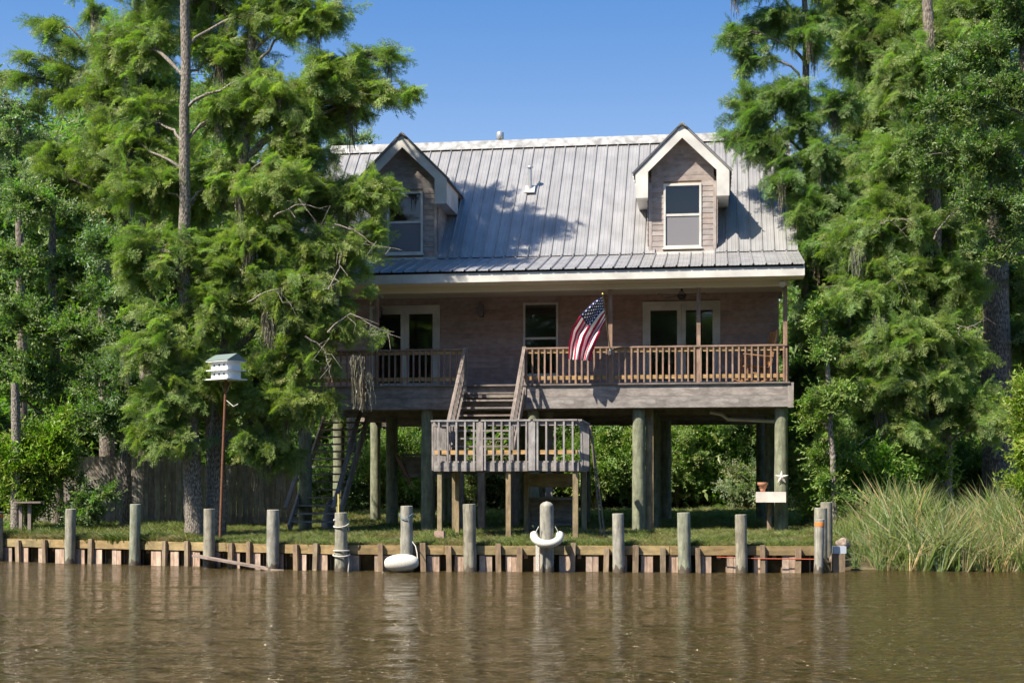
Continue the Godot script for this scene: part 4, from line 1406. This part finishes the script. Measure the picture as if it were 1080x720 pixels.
	pc = c[0] + Basis(Vector3.UP, c[1]).z * 0.17
	var lr := base("life_ring", Vector3(pc.x, 0.66, pc.z + 0.1), "white horseshoe life ring sagging round a rounded pile", "life ring")
	pts = []
	var rad := []
	for i in 25:
		var a := lerpf(-0.35, PI + 0.35, i / 24.0)
		pts.append(Vector3(cos(a) * 0.27, 0.10 - 0.16 * sin(a), sin(a) * 0.18))
		rad.append(0.085 if i > 0 and i < 24 else 0.06)
	var rm := MB.new()
	rm.tube(pts, rad, 12)
	piece(lr, "ring", rm.done(), M.fender)
	board(lr, "strap", Vector3(-0.24, -0.62, 0.13), Vector3(-0.17, -0.02, 0.16), M.fender)
	for q in [-1.0, 1.0]:
		rope(lr, "cord", [Vector3(q * 0.25, 0.15, 0.05), Vector3(q * 0.17, 0.3, 0.06)], 0.01, M.white_rope)
	# plank on the water
	var a0 := px(205, 587, 31.4)
	var a1 := px(303, 600, 30.9)
	var pk := base("drift_plank", Vector3((a0.x + a1.x) / 2, 0, (a0.z + a1.z) / 2), "long grey weathered plank slanting down into the water", "plank")
	bar(pk, "plank", Vector3(a0.x, 0.27, a0.z) - pk.position, Vector3(a1.x, -0.04, a1.z + 0.3) - pk.position, 0.22, 0.045, M.driftwood[0])
	# red line strung along the sheeting
	var rl := base("red_cord", on_shore(760)[0] + Vector3(0, 0.3, 0.02), "thin red cord strung between the end piles of the bulkhead", "cord")
	rope(rl, "line", [on_shore(755)[0] + Vector3(0, 0.32, 0.15) - rl.position, on_shore(800)[0] + Vector3(0, 0.29, 0.15) - rl.position, on_shore(858)[0] + Vector3(0, 0.28, 0.15) - rl.position], 0.011, M.red_rope)
	# rocks and rubbish by the reeds
	for q in [[890, 574, 8.0, 30.1, 1.25, "pale rounded boulder on the bank beside the reeds"], [884, 591, 6.0, 29.9, 0.5, "square brown timber stub at the water beside the reeds"]]:
		var ps := px(q[0], q[1], q[3])
		var o := base("boulder" if q[4] > 1 else "timber_stub", ps, q[5], "rock" if q[4] > 1 else "stump")
		if q[4] > 1:
			var sm := SphereMesh.new()
			sm.radius = 0.14; sm.height = 0.22; sm.radial_segments = 20; sm.rings = 12
			var st := SurfaceTool.new()
			st.create_from(sm, 0)
			var arr := st.commit_to_arrays()
			var nz := noise(9, 3.0, 3)
			var vv: PackedVector3Array = arr[Mesh.ARRAY_VERTEX]
			for i in vv.size(): vv[i] *= 1.0 + 0.75 * nz.get_noise_3dv(vv[i] * 1.4)
			arr[Mesh.ARRAY_VERTEX] = vv
			var am := ArrayMesh.new()
			am.add_surface_from_arrays(Mesh.PRIMITIVE_TRIANGLES, arr)
			st.create_from(am, 0)
			st.generate_normals()
			piece(o, "rock", st.commit(), M.stone)
			piece(o, "rock", st.commit(), M.stone, Transform3D(Basis(Vector3.UP, 2.0).scaled(Vector3(0.9, 1.2, 0.9)), Vector3(-0.16, -0.3, 0.05)))
		else:
			board(o, "stub", Vector3(-0.12, -0.4, -0.1), Vector3(0.13, 0.15, 0.1), M.batten_wood[1])
			board(o, "cap", Vector3(-0.1, 0.152, -0.08), Vector3(0.16, 0.3, 0.08), M.tarp_blue)

# the bulkhead's front line under photo column u: [point, turn about y]
func on_shore(u: float) -> Array:
	var x := (u - 540.0) / FOCAL * 30.0
	for i in 8:
		x = (u - 540.0) / FOCAL * -shore_z(x)
	var turn := -atan2(shore_z(x + 0.2) - shore_z(x - 0.2), 0.4)
	return [Vector3(x, 0, shore_z(x)), turn]

# ---------------------------------------------------------------- fence, snag, table by the trees
func make_fence() -> void:
	rng.seed = 88
	var a := px(30, 560, 41.0)
	var e := px(316, 560, 40.5)
	a.y = 0; e.y = 0
	var f := base("board_fence", a, "dark upright-board privacy fence in deep shade behind the trees", "fence")
	var d := (e - a).normalized()
	var l := (e - a).length()
	var n := int(l / 0.16)
	for i in n:
		var p := d * (i + 0.5) * 0.16
		var g := ground_h(a.x + p.x, a.z + p.z)
		var h := (2.1 if i < n * 0.62 else 1.85) + rf(-0.03, 0.03)
		piece(f, "fence_board", box_mesh(Vector3(0.148, snappedf(h, 0.02), 0.022), rng.randi() % 4), pick(M.fence_wood), Transform3D(Basis(d, Vector3.UP, Vector3(-d.z, 0, d.x)), p + Vector3(0, g + h / 2 - 0.05, rf(-0.008, 0.008))))
	for y in [0.9, 2.0]:
		bar(f, "rail", Vector3(0, y, -0.06), d * l + Vector3(0, y, -0.06), 0.05, 0.09, M.fence_wood[0])
	# grey snag and a small plank table at the edge of the wood
	var s := px(16, 470, 36.0)
	s.y = ground_h(s.x, s.z)
	var sn := base("dead_snag", s, "broken-off pale grey dead trunk rising out of the bush", "snag")
	var sb := MB.new()
	var top := px(17, 404, 36.0).y - s.y
	sb.tube([Vector3(0, -0.2, 0), Vector3(0.02, top * 0.5, 0), Vector3(0.0, top * 0.85, 0), Vector3(-0.02, top, 0)], [0.14, 0.12, 0.115, 0.09], 12)
	piece(sn, "trunk", sb.done(), M.bark_pale)
	var t := px(30, 540, 35.7)
	t.y = ground_h(t.x, t.z)
	var tb := base("plank_table", t, "small rough grey plank table beside the bush and piles", "table")
	board(tb, "table_top", Vector3(-0.35, 0.86, -0.18), Vector3(0.35, 0.90, 0.18), M.driftwood[1])
	for x in [-0.2, 0.02]:
		board(tb, "leg", Vector3(x - 0.04, -0.1, -0.04), Vector3(x + 0.04, 0.858, 0.04), M.driftwood[2])

# ---------------------------------------------------------------- trees, bushes, reeds, lawn
func make_plants() -> void:
	cache.cy = cypress_spray(1)
	cache.cy2 = cypress_spray(2)
	cache.cy3 = cypress_spray(3)
	cache.br = broad_sprig(4, 0.085, 0.5)
	cache.br2 = broad_sprig(5, 0.11, 0.42)
	cache.br3 = broad_sprig(6, 0.075, 0.6, 7)
	cache.moss = moss_beard(7)
	var lush := Color(0.301, 0.393, 0.135)
	var deep := Color(0.204, 0.286, 0.12)
	var cyp := {"bark": M.bark_grey, "limb_bark": M.bark_pale, "spray": cache.cy, "leaf": M.cypress_leaf, "color": lush, "dens": 39.0, "size": 0.55, "droop": 0.35, "flute": 0.16, "moss": 0.05, "spread": 1.15, "fill": 0.8}
	var far := cyp.duplicate()
	far.merge({"bark": M.bark_dark, "limb_bark": M.bark_dark, "spray": cache.cy2, "color": Color(0.275, 0.352, 0.138), "dens": 38.0, "size": 0.85, "moss": 0.03, "droop": 0.2}, true)
	var oak := {"bark": M.bark_dark, "limb_bark": M.bark_grey, "spray": cache.br, "leaf": M.broad_leaf, "color": deep, "dens": 66.0, "size": 1.0, "droop": 0.1}
	var shrub := {"spray": cache.br, "leaf": M.broad_leaf, "color": Color(0.268, 0.371, 0.129), "dens": 60.0, "size": 1.0, "lobes": 9}
	# --- the two cypresses on the bank
	tree("cypress_tree", "tall cypress with bare straight pale trunk rising beside the birdhouse", "tree", "cypress trees by the river", 33.6,
		[[204, 566, 12], [204, 520, 9.5], [200, 450, 8], [197, 350, 7], [194, 250, 6.2], [194, 150, 5.6], [195, 50, 5.2], [197, -60, 5], [198, -160, 3]],
		[[150, 50, 42, 36, -1.2], [240, 60, 45, 36, -0.8], [250, 120, 48, 36, -0.6], [148, 130, 42, 36, -1.0], [290, 20, 45, 28, -0.5], [225, 10, 30, 26, -1.5], [150, 200, 45, 32, -0.4], [235, 190, 42, 34, -0.6], [160, -40, 50, 40, -0.5, 0.6], [240, -50, 55, 40, -0.5, 0.45], [195, -120, 50, 40, -0.5, 0.5], [165, 265, 45, 30, 0.2], [170, 345, 42, 30, 0.3], [215, 270, 38, 30, -0.6], [175, 420, 38, 26, 0.4], [178, 465, 34, 18, 0.5], [215, 395, 34, 26, 0.3], [228, 330, 34, 30, 0.3]], cyp)
	var cyp2 := cyp.duplicate()
	cyp2.merge({"spray": cache.cy3, "color": Color(0.325, 0.414, 0.145), "moss": 0.08, "bare": [[[352, 236], [372, 244], [396, 258], [424, 263]], [[345, 305], [356, 286], [360, 262]], [[346, 350], [370, 332], [395, 345], [422, 357]], [[322, 355], [342, 370], [349, 398]], [[288, 228], [318, 216], [346, 224]], [[262, 318], [290, 306], [306, 322]]], "beards": [[378, 375, 1.2], [383, 392, 0.9], [262, 250, 0.9], [285, 330, 0.8]]}, true)
	tree("cypress_tree", "leaning cypress whose feathery limbs droop across the house front", "tree", "cypress trees by the river", 34.0,
		[[227, 566, 12], [228, 520, 10], [230, 450, 8.5], [237, 380, 8], [246, 320, 7.5], [252, 250, 7], [257, 170, 6.5], [262, 90, 5.5], [268, 0, 4.5], [272, -100, 3]],
		[[335, 14, 40, 18, 0.2], [415, 58, 22, 11, 0.0], [428, 95, 18, 15, 0.1], [395, 100, 30, 20, 0.2], [345, 80, 42, 28, 0.4], [300, 110, 45, 36, 0.3], [345, 125, 34, 20, -0.2, 0.8], [310, 165, 45, 30, 0.2], [290, 200, 45, 34, 0.5], [360, 205, 30, 26, 0.1, 1.1], [400, 205, 24, 26, 0.2, 0.9], [396, 245, 24, 18, 0.1, 0.8], [300, 255, 50, 34, 0.4], [350, 265, 34, 24, 0.3, 0.8], [380, 278, 22, 13, 0.1, 0.6], [300, 315, 46, 34, 0.5], [335, 330, 34, 26, 0.4, 0.7], [375, 312, 20, 12, 0.3, 0.5], [412, 350, 18, 6, 0.3, 0.7], [312, 380, 36, 26, 0.5, 0.8], [350, 380, 20, 16, 0.4, 0.45], [290, 425, 36, 26, 0.5], [326, 430, 24, 20, 0.4, 0.7], [350, 425, 10, 24, 0.5, 0.6], [275, 470, 30, 22, 0.5], [262, 400, 30, 30, 0.4], [250, 290, 34, 30, 0.4], [330, -50, 46, 26, 0, 0.45], [280, -90, 50, 30, 0, 0.35], [300, -130, 60, 26, -0.5, 0.3], [352, -70, 40, 18, -1.2, 0.35], [250, -180, 60, 30, -0.5, 0.3], [320, -95, 46, 16, -1.6, 0.35], [365, -30, 30, 14, -0.6, 0.5], [235, -140, 50, 26, -2.0, 0.3]], cyp2)
	# --- further cypresses and broad-leaved trees on the left
	tree("cypress_tree", "flat-layered dark cypress with sky showing between its boughs", "tree", "cypress trees in the wood", 44.0,
		[[112, 545, 9], [112, 400, 7], [108, 250, 6], [104, 150, 5], [99, 60, 3.5], [97, 0, 2.5], [97, -60, 1.5]],
		[[22, 62, 18, 9, 0.3, 0.8], [45, 25, 24, 12, 0.0, 0.8], [60, 48, 26, 9, 0.2, 0.7], [95, 10, 18, 10, 0, 0.8], [30, 78, 26, 8, 0, 0.7], [75, 78, 26, 9, 0.3, 0.7], [60, 100, 34, 9, 0, 0.9], [85, -30, 30, 18], [108, 45, 10, 20, 0, 0.6], [118, 105, 22, 16]], far)
	tree("cypress_tree", "full cypress standing behind the straight bare cypress trunk", "tree", "cypress trees in the wood", 42.0,
		[[155, 545, 9], [155, 400, 8], [150, 250, 7], [147, 120, 5], [145, 20, 4], [144, -60, 2]],
		[[130, 40, 34, 28], [165, 30, 32, 26], [120, 95, 38, 30], [165, 100, 38, 30], [110, 150, 44, 28], [170, 165, 40, 30], [60, 165, 36, 20], [150, -30, 40, 30], [110, 215, 48, 28], [50, 205, 44, 22], [180, 230, 36, 30]], far)
	var pale := oak.duplicate()
	pale.merge({"spray": cache.br3, "color": Color(0.31, 0.38, 0.273), "dens": 50.0, "size": 1.2}, true)
	tree("broadleaf_tree", "silvery pale-leaved tree behind the myrtle thicket", "tree", "broad-leaved trees in the wood", 47.0,
		[[22, 540, 6], [22, 350, 5], [20, 220, 4], [20, 120, 2.5]],
		[[12, 120, 26, 20], [32, 110, 22, 18], [30, 145, 30, 20], [0, 150, 26, 24], [20, 185, 34, 22]], pale)
	tree("broadleaf_tree", "pale young tree peeping over the roof behind the gabled dormer", "tree", "broad-leaved trees in the wood", 50.0,
		[[370, 535, 5], [370, 350, 4], [368, 220, 3], [367, 150, 2]],
		[[360, 150, 20, 12], [380, 148, 16, 10], [365, 172, 30, 18], [350, 200, 30, 30]], pale)
	var myr := oak.duplicate()
	myr.merge({"spray": cache.br3, "color": Color(0.244, 0.328, 0.151), "dens": 66.0, "size": 1.1, "vary": 0.4}, true)
	tree("myrtle_tree", "dense small-leaved myrtle filling the wood's edge above the fence", "tree", "myrtles above the fence", 39.0,
		[[60, 556, 7], [60, 450, 6], [55, 330, 5], [55, 220, 3]],
		[[30, 215, 42, 28], [80, 235, 44, 30], [20, 275, 42, 32], [75, 290, 44, 32], [30, 335, 44, 32], [85, 350, 42, 32], [25, 395, 42, 30], [70, 415, 42, 30], [45, 455, 44, 24], [-20, 400, 40, 30], [-25, 335, 40, 30], [-15, 450, 36, 22]], myr)
	var myr2 := myr.duplicate()
	myr2.merge({"spray": cache.br, "color": Color(0.207, 0.296, 0.151)}, true)
	tree("myrtle_tree", "darker myrtle leaning toward the cypress trunks above fence", "tree", "myrtles above the fence", 38.2,
		[[132, 556, 7], [132, 470, 6], [134, 380, 5], [135, 260, 3]],
		[[120, 255, 36, 26], [150, 300, 34, 30], [110, 310, 36, 28], [140, 355, 36, 28], [120, 400, 40, 28], [150, 425, 30, 24], [105, 445, 36, 24, 0.6]], myr2)
	tree("myrtle_tree", "shaded myrtle behind the twin cypress trunks and birdhouse", "tree", "myrtles above the fence", 39.2,
		[[222, 556, 6], [222, 470, 5.5], [220, 400, 5], [220, 330, 3]],
		[[185, 345, 36, 26], [225, 340, 38, 28], [262, 360, 36, 26], [190, 390, 38, 26], [235, 395, 40, 26], [275, 405, 34, 24], [200, 430, 40, 24], [250, 440, 40, 24], [290, 445, 30, 24], [165, 420, 34, 26]], myr)
	bush("leafy_bush", "bright yellow-green bush round the grey snag by the water", "bush", "bushes on the bank", 36.6, 28, 425, 562, 52, {"spray": cache.br2, "leaf": M.broad_leaf, "color": Color(0.281, 0.38, 0.0722), "dens": 40.0, "size": 0.9, "lobes": 9})
	bush("leafy_bush", "low dark bush at the fence foot beside the yellow-green bush", "bush", "bushes on the bank", 36.5, 95, 505, 562, 34, {"spray": cache.br3, "leaf": M.broad_leaf, "color": deep, "dens": 30.0, "size": 0.8, "lobes": 5})
	# --- behind and under the house
	var names_b := ["tangled shrub seen past the under-house stair", "bright shrub seen below the hung platform", "shrub behind the landing posts", "broad pale-green shrub in the open bay beyond the landing", "rounded shrub in the open bay beside the doubled pile", "tall leafy shrub in the middle of the open bay", "low grey-green shrub in the open bay by the corner pile", "leafy shrub just beyond the house corner pile"]
	var bs := [[350, 470, 46, 34, 49], [425, 445, 50, 44, 50], [520, 470, 50, 60, 51], [630, 450, 46, 46, 51], [715, 455, 46, 48, 52], [775, 445, 48, 52, 53], [795, 480, 44, 44, 50.5], [852, 430, 44, 34, 38.5]]
	for i in bs.size():
		var o := shrub.duplicate()
		o.color = [deep, lush, Color(0.294, 0.317, 0.173), Color(0.288, 0.384, 0.121), lush, Color(0.244, 0.36, 0.129), Color(0.317, 0.36, 0.236), Color(0.244, 0.381, 0.129)][i]
		o.spray = [cache.br, cache.br2, cache.br3, cache.br2, cache.br, cache.br2, cache.br3, cache.br][i]
		bush("shrub", names_b[i], "shrub", "shrubs behind the house", bs[i][4], bs[i][0], bs[i][1], 560, bs[i][3], o)
	var back := oak.duplicate()
	back.merge({"spray": cache.br2, "color": Color(0.219, 0.317, 0.129), "size": 1.5, "dens": 56.0}, true)
	for i in 5:
		var u: float = [400.0, 500.0, 610.0, 700.0, 790.0][i]
		tree("broadleaf_tree", ["young tree far behind the hung platform bay", "young tree seen past the landing's dark posts", "young tree filling the bay beyond the landing", "broad young tree behind the doubled pile", "tall young tree beyond the corner pile's bay"][i], "tree", "young trees behind the house", 52.0 + i % 2 * 2.0,
			[[u, 548, 5], [u + 3, 470, 4], [u, 400, 3]], [[u - 30, 400, 40, 30], [u + 30, 410, 40, 30], [u, 445, 46, 30], [u - 20, 490, 46, 30], [u + 30, 500, 46, 30], [u, 530, 50, 20]], back)
	# --- right-hand trees
	var cyp3 := cyp.duplicate()
	cyp3.merge({"spray": cache.cy3, "color": Color(0.241, 0.348, 0.145), "bark": M.bark_grey, "moss": 0.10}, true)
	tree("cypress_tree", "slim cypress at the roof's gable end with hanging moss", "tree", "cypress trees by the house end", 37.5,
		[[862, 560, 6], [860, 440, 5.5], [856, 320, 5], [853, 200, 4.5], [851, 100, 4], [850, 0, 3], [850, -80, 2]],
		[[775, 35, 20, 18, 0.3, 0.9], [790, 60, 24, 16, 0.2, 0.9], [815, 20, 34, 20, 0, 0.8], [860, 30, 30, 22, 0, 0.8], [785, 115, 24, 22, 0.5], [770, 140, 20, 14, 0.2, 0.8], [815, 100, 30, 22, 0.4, 0.9], [805, 150, 28, 24, 0.6], [825, 185, 26, 26, 0.6], [850, 130, 24, 24, 0.3, 0.9], [885, 110, 26, 26, 0, 0.8], [870, 170, 30, 26, 0.4], [850, 230, 26, 30, 0.8], [890, 220, 34, 30, 0.3], [800, -30, 40, 26], [870, -40, 40, 30], [862, 285, 30, 30, 0.7], [900, 280, 34, 28, 0.3], [868, 345, 28, 30, 0.8], [872, 400, 30, 28, 0.7], [866, 455, 26, 26, 0.6]], cyp3)
	var cyp4 := cyp.duplicate()
	cyp4.merge({"spray": cache.cy, "color": Color(0.313, 0.414, 0.159), "bark": M.bark_dark, "moss": 0.05, "bare": [[[985, 252], [1003, 226], [1030, 208]], [[928, 236], [948, 231], [966, 233]], [[1002, 338], [1020, 345], [1042, 336]], [[932, 302], [948, 292], [962, 286]], [[905, 470], [925, 458], [948, 462]]], "beards": [[905, 255, 0.8], [930, 430, 0.8]]}, true)
	tree("cypress_tree", "thick fluted-trunk cypress standing behind the reeds", "tree", "cypress trees by the reeds", 35.5,
		[[992, 545, 15], [991, 500, 13], [989, 430, 11.5], [986, 340, 10], [984, 240, 9], [983, 140, 7], [980, 40, 6], [978, -80, 4]],
		[[905, 250, 40, 28, 0.5], [950, 235, 40, 30, 0.6], [900, 310, 40, 28, 0.8], [945, 300, 42, 28, 0.9], [880, 350, 32, 24, 0.6], [925, 360, 42, 26, 1.0], [975, 350, 36, 28, 1.0], [890, 400, 34, 22, 0.6], [940, 410, 44, 24, 1.1], [985, 405, 36, 26, 1.0], [900, 440, 32, 18, 0.5], [955, 450, 36, 16, 1.1, 0.8], [1010, 300, 36, 30, 0.5], [1000, 180, 40, 34], [940, 160, 40, 34, 0.2], [1015, 370, 30, 26, 0.6], [1030, 430, 28, 26, 0.5], [1000, 250, 40, 30], [960, 80, 40, 40], [1010, 60, 40, 40]], cyp4)
	var dark := far.duplicate()
	dark.merge({"spray": cache.cy2, "color": Color(0.275, 0.352, 0.138), "dens": 46.0}, true)
	tree("cypress_tree", "dense dark cypress filling the sky behind the oak", "tree", "cypress trees in the wood", 44.0,
		[[930, 545, 9], [930, 400, 8], [928, 250, 7], [926, 120, 6], [925, 0, 5], [925, -80, 3]],
		[[885, 15, 30, 22], [898, 55, 26, 24], [920, 20, 34, 30], [955, 40, 36, 34], [925, 75, 34, 30], [960, 110, 40, 34], [920, 130, 34, 30], [990, 60, 44, 40], [1000, 0, 44, 30], [940, -30, 50, 36], [930, 200, 44, 36], [990, 170, 50, 40]], dark)
	tree("cypress_tree", "massive dark trunk cypress in deep shade beyond the reeds", "tree", "cypress trees by the reeds", 38.5,
		[[1054, 545, 20], [1053, 480, 17], [1052, 400, 15], [1052, 300, 13], [1050, 180, 11], [1050, 60, 9], [1050, -80, 6]],
		[[1070, 300, 30, 26, -0.6], [1090, 360, 30, 30, -0.5], [1030, 250, 34, 30, -0.8], [1075, 200, 40, 34, -0.6], [1040, 140, 44, 34], [1080, 90, 44, 34], [1080, 430, 20, 22, -0.8], [1040, 20, 50, 40]], dark)
	tree("oak_tree", "broad dark-leaved oak spreading from beyond the picture over the reeds", "tree", "", 33.5,
		[[1120, 560, 16], [1118, 420, 14], [1112, 300, 12], [1100, 180, 10], [1085, 80, 7], [1080, -20, 4]],
		[[1000, 70, 30, 20, 0.2], [1035, 50, 34, 26, 0.4], [1065, 30, 34, 26, 0.2], [985, 110, 30, 20, 0.5], [1030, 105, 40, 26, 0.7], [1070, 95, 34, 30, 0.4], [965, 150, 26, 18, 0.5], [1005, 160, 38, 24, 0.8], [1050, 165, 40, 28, 0.7], [975, 190, 24, 16, 0.5, 0.8], [1025, 215, 40, 22, 0.9], [1070, 220, 30, 30, 0.6], [1060, 0, 40, 20], [1045, 265, 34, 20, 0.6, 0.7]], oak)
	var young := oak.duplicate()
	young.merge({"spray": cache.br2, "color": Color(0.242, 0.341, 0.1), "dens": 50.0, "size": 0.85, "bark": M.bark_grey}, true)
	tree("broadleaf_tree", "bright young leafy tree close beside the house's corner pile", "tree", "", 33.4,
		[[880, 566, 3.5], [878, 480, 3], [874, 400, 2.5], [866, 330, 1.5]],
		[[858, 335, 12, 20], [866, 370, 20, 22], [862, 415, 18, 20], [874, 445, 26, 20], [868, 485, 22, 18], [890, 480, 24, 20], [886, 410, 20, 22], [880, 515, 24, 16]], young)
	# low greenery on the right
	var rn := ["broad leafy shrub behind the slim end pile", "bright leafy shrub between end pile and reed bed", "tall leafy shrub under the slim cypress", "dense shrub below the fluted cypress limbs", "deep green shrub behind the massive trunk"]
	var rs := [[868, 445, 42, 36.2], [915, 470, 50, 34.8], [893, 415, 44, 37.2], [955, 465, 46, 35.6], [1035, 470, 50, 40]]
	for i in rs.size():
		var o := shrub.duplicate()
		o.color = [Color(0.277, 0.384, 0.121), Color(0.254, 0.399, 0.0902), deep, lush, deep][i]
		o.spray = [cache.br, cache.br2, cache.br, cache.br2, cache.br3][i]
		bush("shrub", rn[i], "shrub", "shrubs behind the reeds", rs[i][3], rs[i][0], rs[i][1], 560, rs[i][2], o)
	bush("leafy_bush", "yellow-green bush at the reed bed's outer edge", "bush", "bushes on the bank", 31.6, 1092, 350, 560, 30, {"spray": cache.br2, "leaf": M.broad_leaf, "color": Color(0.297, 0.38, 0.0722), "dens": 26.0, "size": 0.9, "lobes": 9})
	make_woods()
	make_reeds()
	make_lawn()

# the wood beyond, one mass, and the wood on the bank behind the boat
func make_woods() -> void:
	rng.seed = 4242
	var xs := []
	var cols := []
	for q in 24000:
		var d := rf(52, 66)
		var u := rf(-250, 1330)
		var cap := 130.0
		if u > 330 and u < 830: cap = 330.0
		elif u > 250 and u <= 330: cap = lerpf(120, 330, (u - 250) / 80)
		elif u >= 830 and u < 900: cap = lerpf(330, 180, (u - 830) / 70)
		var n := 40.0 * sin(u * 0.05) + 25.0 * sin(u * 0.13 + 1.0)
		var v := lerpf(cap + n, 550.0, pow(rng.randf(), 0.8))
		xs.append(Transform3D(along(Vector3(rf(-1, 1), rf(-0.4, 0.5), rf(-1, 1)), rf(-PI, PI), rf(2.2, 3.4)), px(u, v, d)))
		cols.append(shade_of(Color(0.242, 0.33, 0.138), 0.35))
	var o := scatter(self, "woods", cache.br2, M.broad_leaf, xs, cols)
	tag(o, "distant mass of green woods behind the house and trees", "woods", "", "stuff")
	xs = []
	cols = []
	for q in 22000:
		var x := rf(-110, 90)
		var h := 19.0 + 3.0 * sin(x * 0.21) + 2.0 * sin(x * 0.6 + 2.0)
		xs.append(Transform3D(along(Vector3(rf(-1, 1), rf(-0.4, 0.5), rf(-1, 1)), rf(-PI, PI), rf(2.6, 4.4)), Vector3(x, 0.4 + h * pow(rng.randf(), 0.8), rf(37, 46))))
		cols.append(shade_of(Color(0.242, 0.33, 0.138), 0.35))
	o = scatter(self, "far_bank_woods", cache.br2, M.broad_leaf, xs, cols)
	tag(o, "green woods on the opposite bank mirrored in the windows", "woods", "", "stuff")

func make_reeds() -> void:
	rng.seed = 515
	var tuft := blade_tuft(8, 9, 1.28, 0.016, 0.55)
	var xs := []
	var cols := []
	for q in 1150:
		var x := rf(7.3, 13.5)
		var back := rf(-0.25, 3.4)
		var z := shore_z(x) - back
		var s := rf(0.6, 1.1) * smoothstep(6.6, 8.6, x + 0.1 * back) * (0.95 + 0.2 * sin(x * 2.3))
		xs.append(Transform3D(Basis(Vector3(0, 0, 1), rf(-0.28, 0.3)) * Basis(Vector3.UP, rf(0, TAU)) * Basis.from_scale(Vector3.ONE * maxf(0.45, s)), Vector3(x, maxf(-0.08, ground_h(x, z) - 0.08), z)))
		var dry := rng.randf()
		cols.append(shade_of(Color(0.46, 0.38, 0.22) if dry < 0.25 else (Color(0.20, 0.28, 0.08) if dry < 0.75 else Color(0.31, 0.37, 0.20)), 0.3))
	var o := scatter(self, "reeds", tuft, M.grass_blade, xs, cols)
	tag(o, "tall green and straw reeds at the water's edge", "reeds", "", "stuff")

func make_lawn() -> void:
	rng.seed = 616
	var tuft := blade_tuft(9, 14, 0.15, 0.007, 0.7)
	var xs := []
	var cols := []
	for q in 44000:
		var x := rf(-15.0, 10.0)
		var back := 0.1 + (8.0 * pow(rng.randf(), 1.6) if q < 26000 else rf(5.0, 24.0))
		var z := shore_z(x) - back
		var u := 540.0 + FOCAL * x / -z
		if x > 6.4 and back < 1.0: continue
		var patch := bumps.get_noise_2d(x * 2.0 + 70, z * 2.0)
		var s := rf(0.55, 1.25) * (1.0 + 0.5 * patch)
		if u < 200: s *= 1.5
		if back > 4.5: s *= 0.9
		if back > 8.0: s *= 1.5
		xs.append(Transform3D(Basis(Vector3.UP, rf(0, TAU)) * Basis.from_scale(Vector3(1.2, 1, 1.2) * s), Vector3(x, ground_h(x, z) - 0.015, z)))
		var c := Color(0.195, 0.25, 0.075).lerp(Color(0.30, 0.245, 0.125), clampf(0.35 - patch * 1.2, 0, 0.85))
		cols.append(shade_of(c, 0.25))
	var o := scatter(self, "grass", tuft, M.grass_blade, xs, cols)
	tag(o, "short patchy lawn grass between bulkhead and house", "grass", "", "stuff")

# ---------------------------------------------------------------- main
func _ready() -> void:
	var cam := Camera3D.new()
	cam.name = "camera"
	cam.projection = Camera3D.PROJECTION_FRUSTUM
	cam.near = 0.1
	cam.far = 900.0
	cam.size = 0.1 * 720.0 / FOCAL
	cam.frustum_offset = Vector2(0, 0.1 * (HORIZON - 360.0) / FOCAL)
	cam.position = Vector3(0, EYE, 0)
	add_child(cam)
	cam.current = true
	var env := Environment.new()
	env.background_mode = Environment.BG_SKY
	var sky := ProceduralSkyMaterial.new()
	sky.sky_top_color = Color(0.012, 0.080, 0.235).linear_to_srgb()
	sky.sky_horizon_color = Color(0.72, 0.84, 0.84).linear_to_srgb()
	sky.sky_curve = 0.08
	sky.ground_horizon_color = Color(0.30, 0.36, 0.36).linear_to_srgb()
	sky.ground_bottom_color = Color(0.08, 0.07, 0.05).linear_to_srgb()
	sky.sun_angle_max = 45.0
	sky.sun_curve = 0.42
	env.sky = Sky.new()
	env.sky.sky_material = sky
	env.tonemap_mode = Environment.TONE_MAPPER_LINEAR
	env.tonemap_exposure = 2.75
	env.sdfgi_enabled = true
	env.ssao_enabled = true
	env.ssil_enabled = true
	var we := WorldEnvironment.new()
	we.name = "world_environment"
	we.environment = env
	add_child(we)
	var sun := DirectionalLight3D.new()
	sun.name = "sun"
	sun.light_energy = 1.15
	sun.light_color = Color(1.0, 0.955, 0.88)
	sun.light_angular_distance = 0.53
	sun.shadow_enabled = true
	add_child(sun)
	var az := deg_to_rad(52.0)
	var el := deg_to_rad(49.0)
	sun.look_at_from_position(Vector3.ZERO, -Vector3(-sin(az) * cos(el), sin(el), cos(az) * cos(el)), Vector3.UP)
	make_materials()
	make_land()
	make_water()
	make_house()
	make_bulkhead()
	make_fence()
	make_plants()
	make_flag()
	make_chair()
	make_birdhouse()
	make_porch_things()
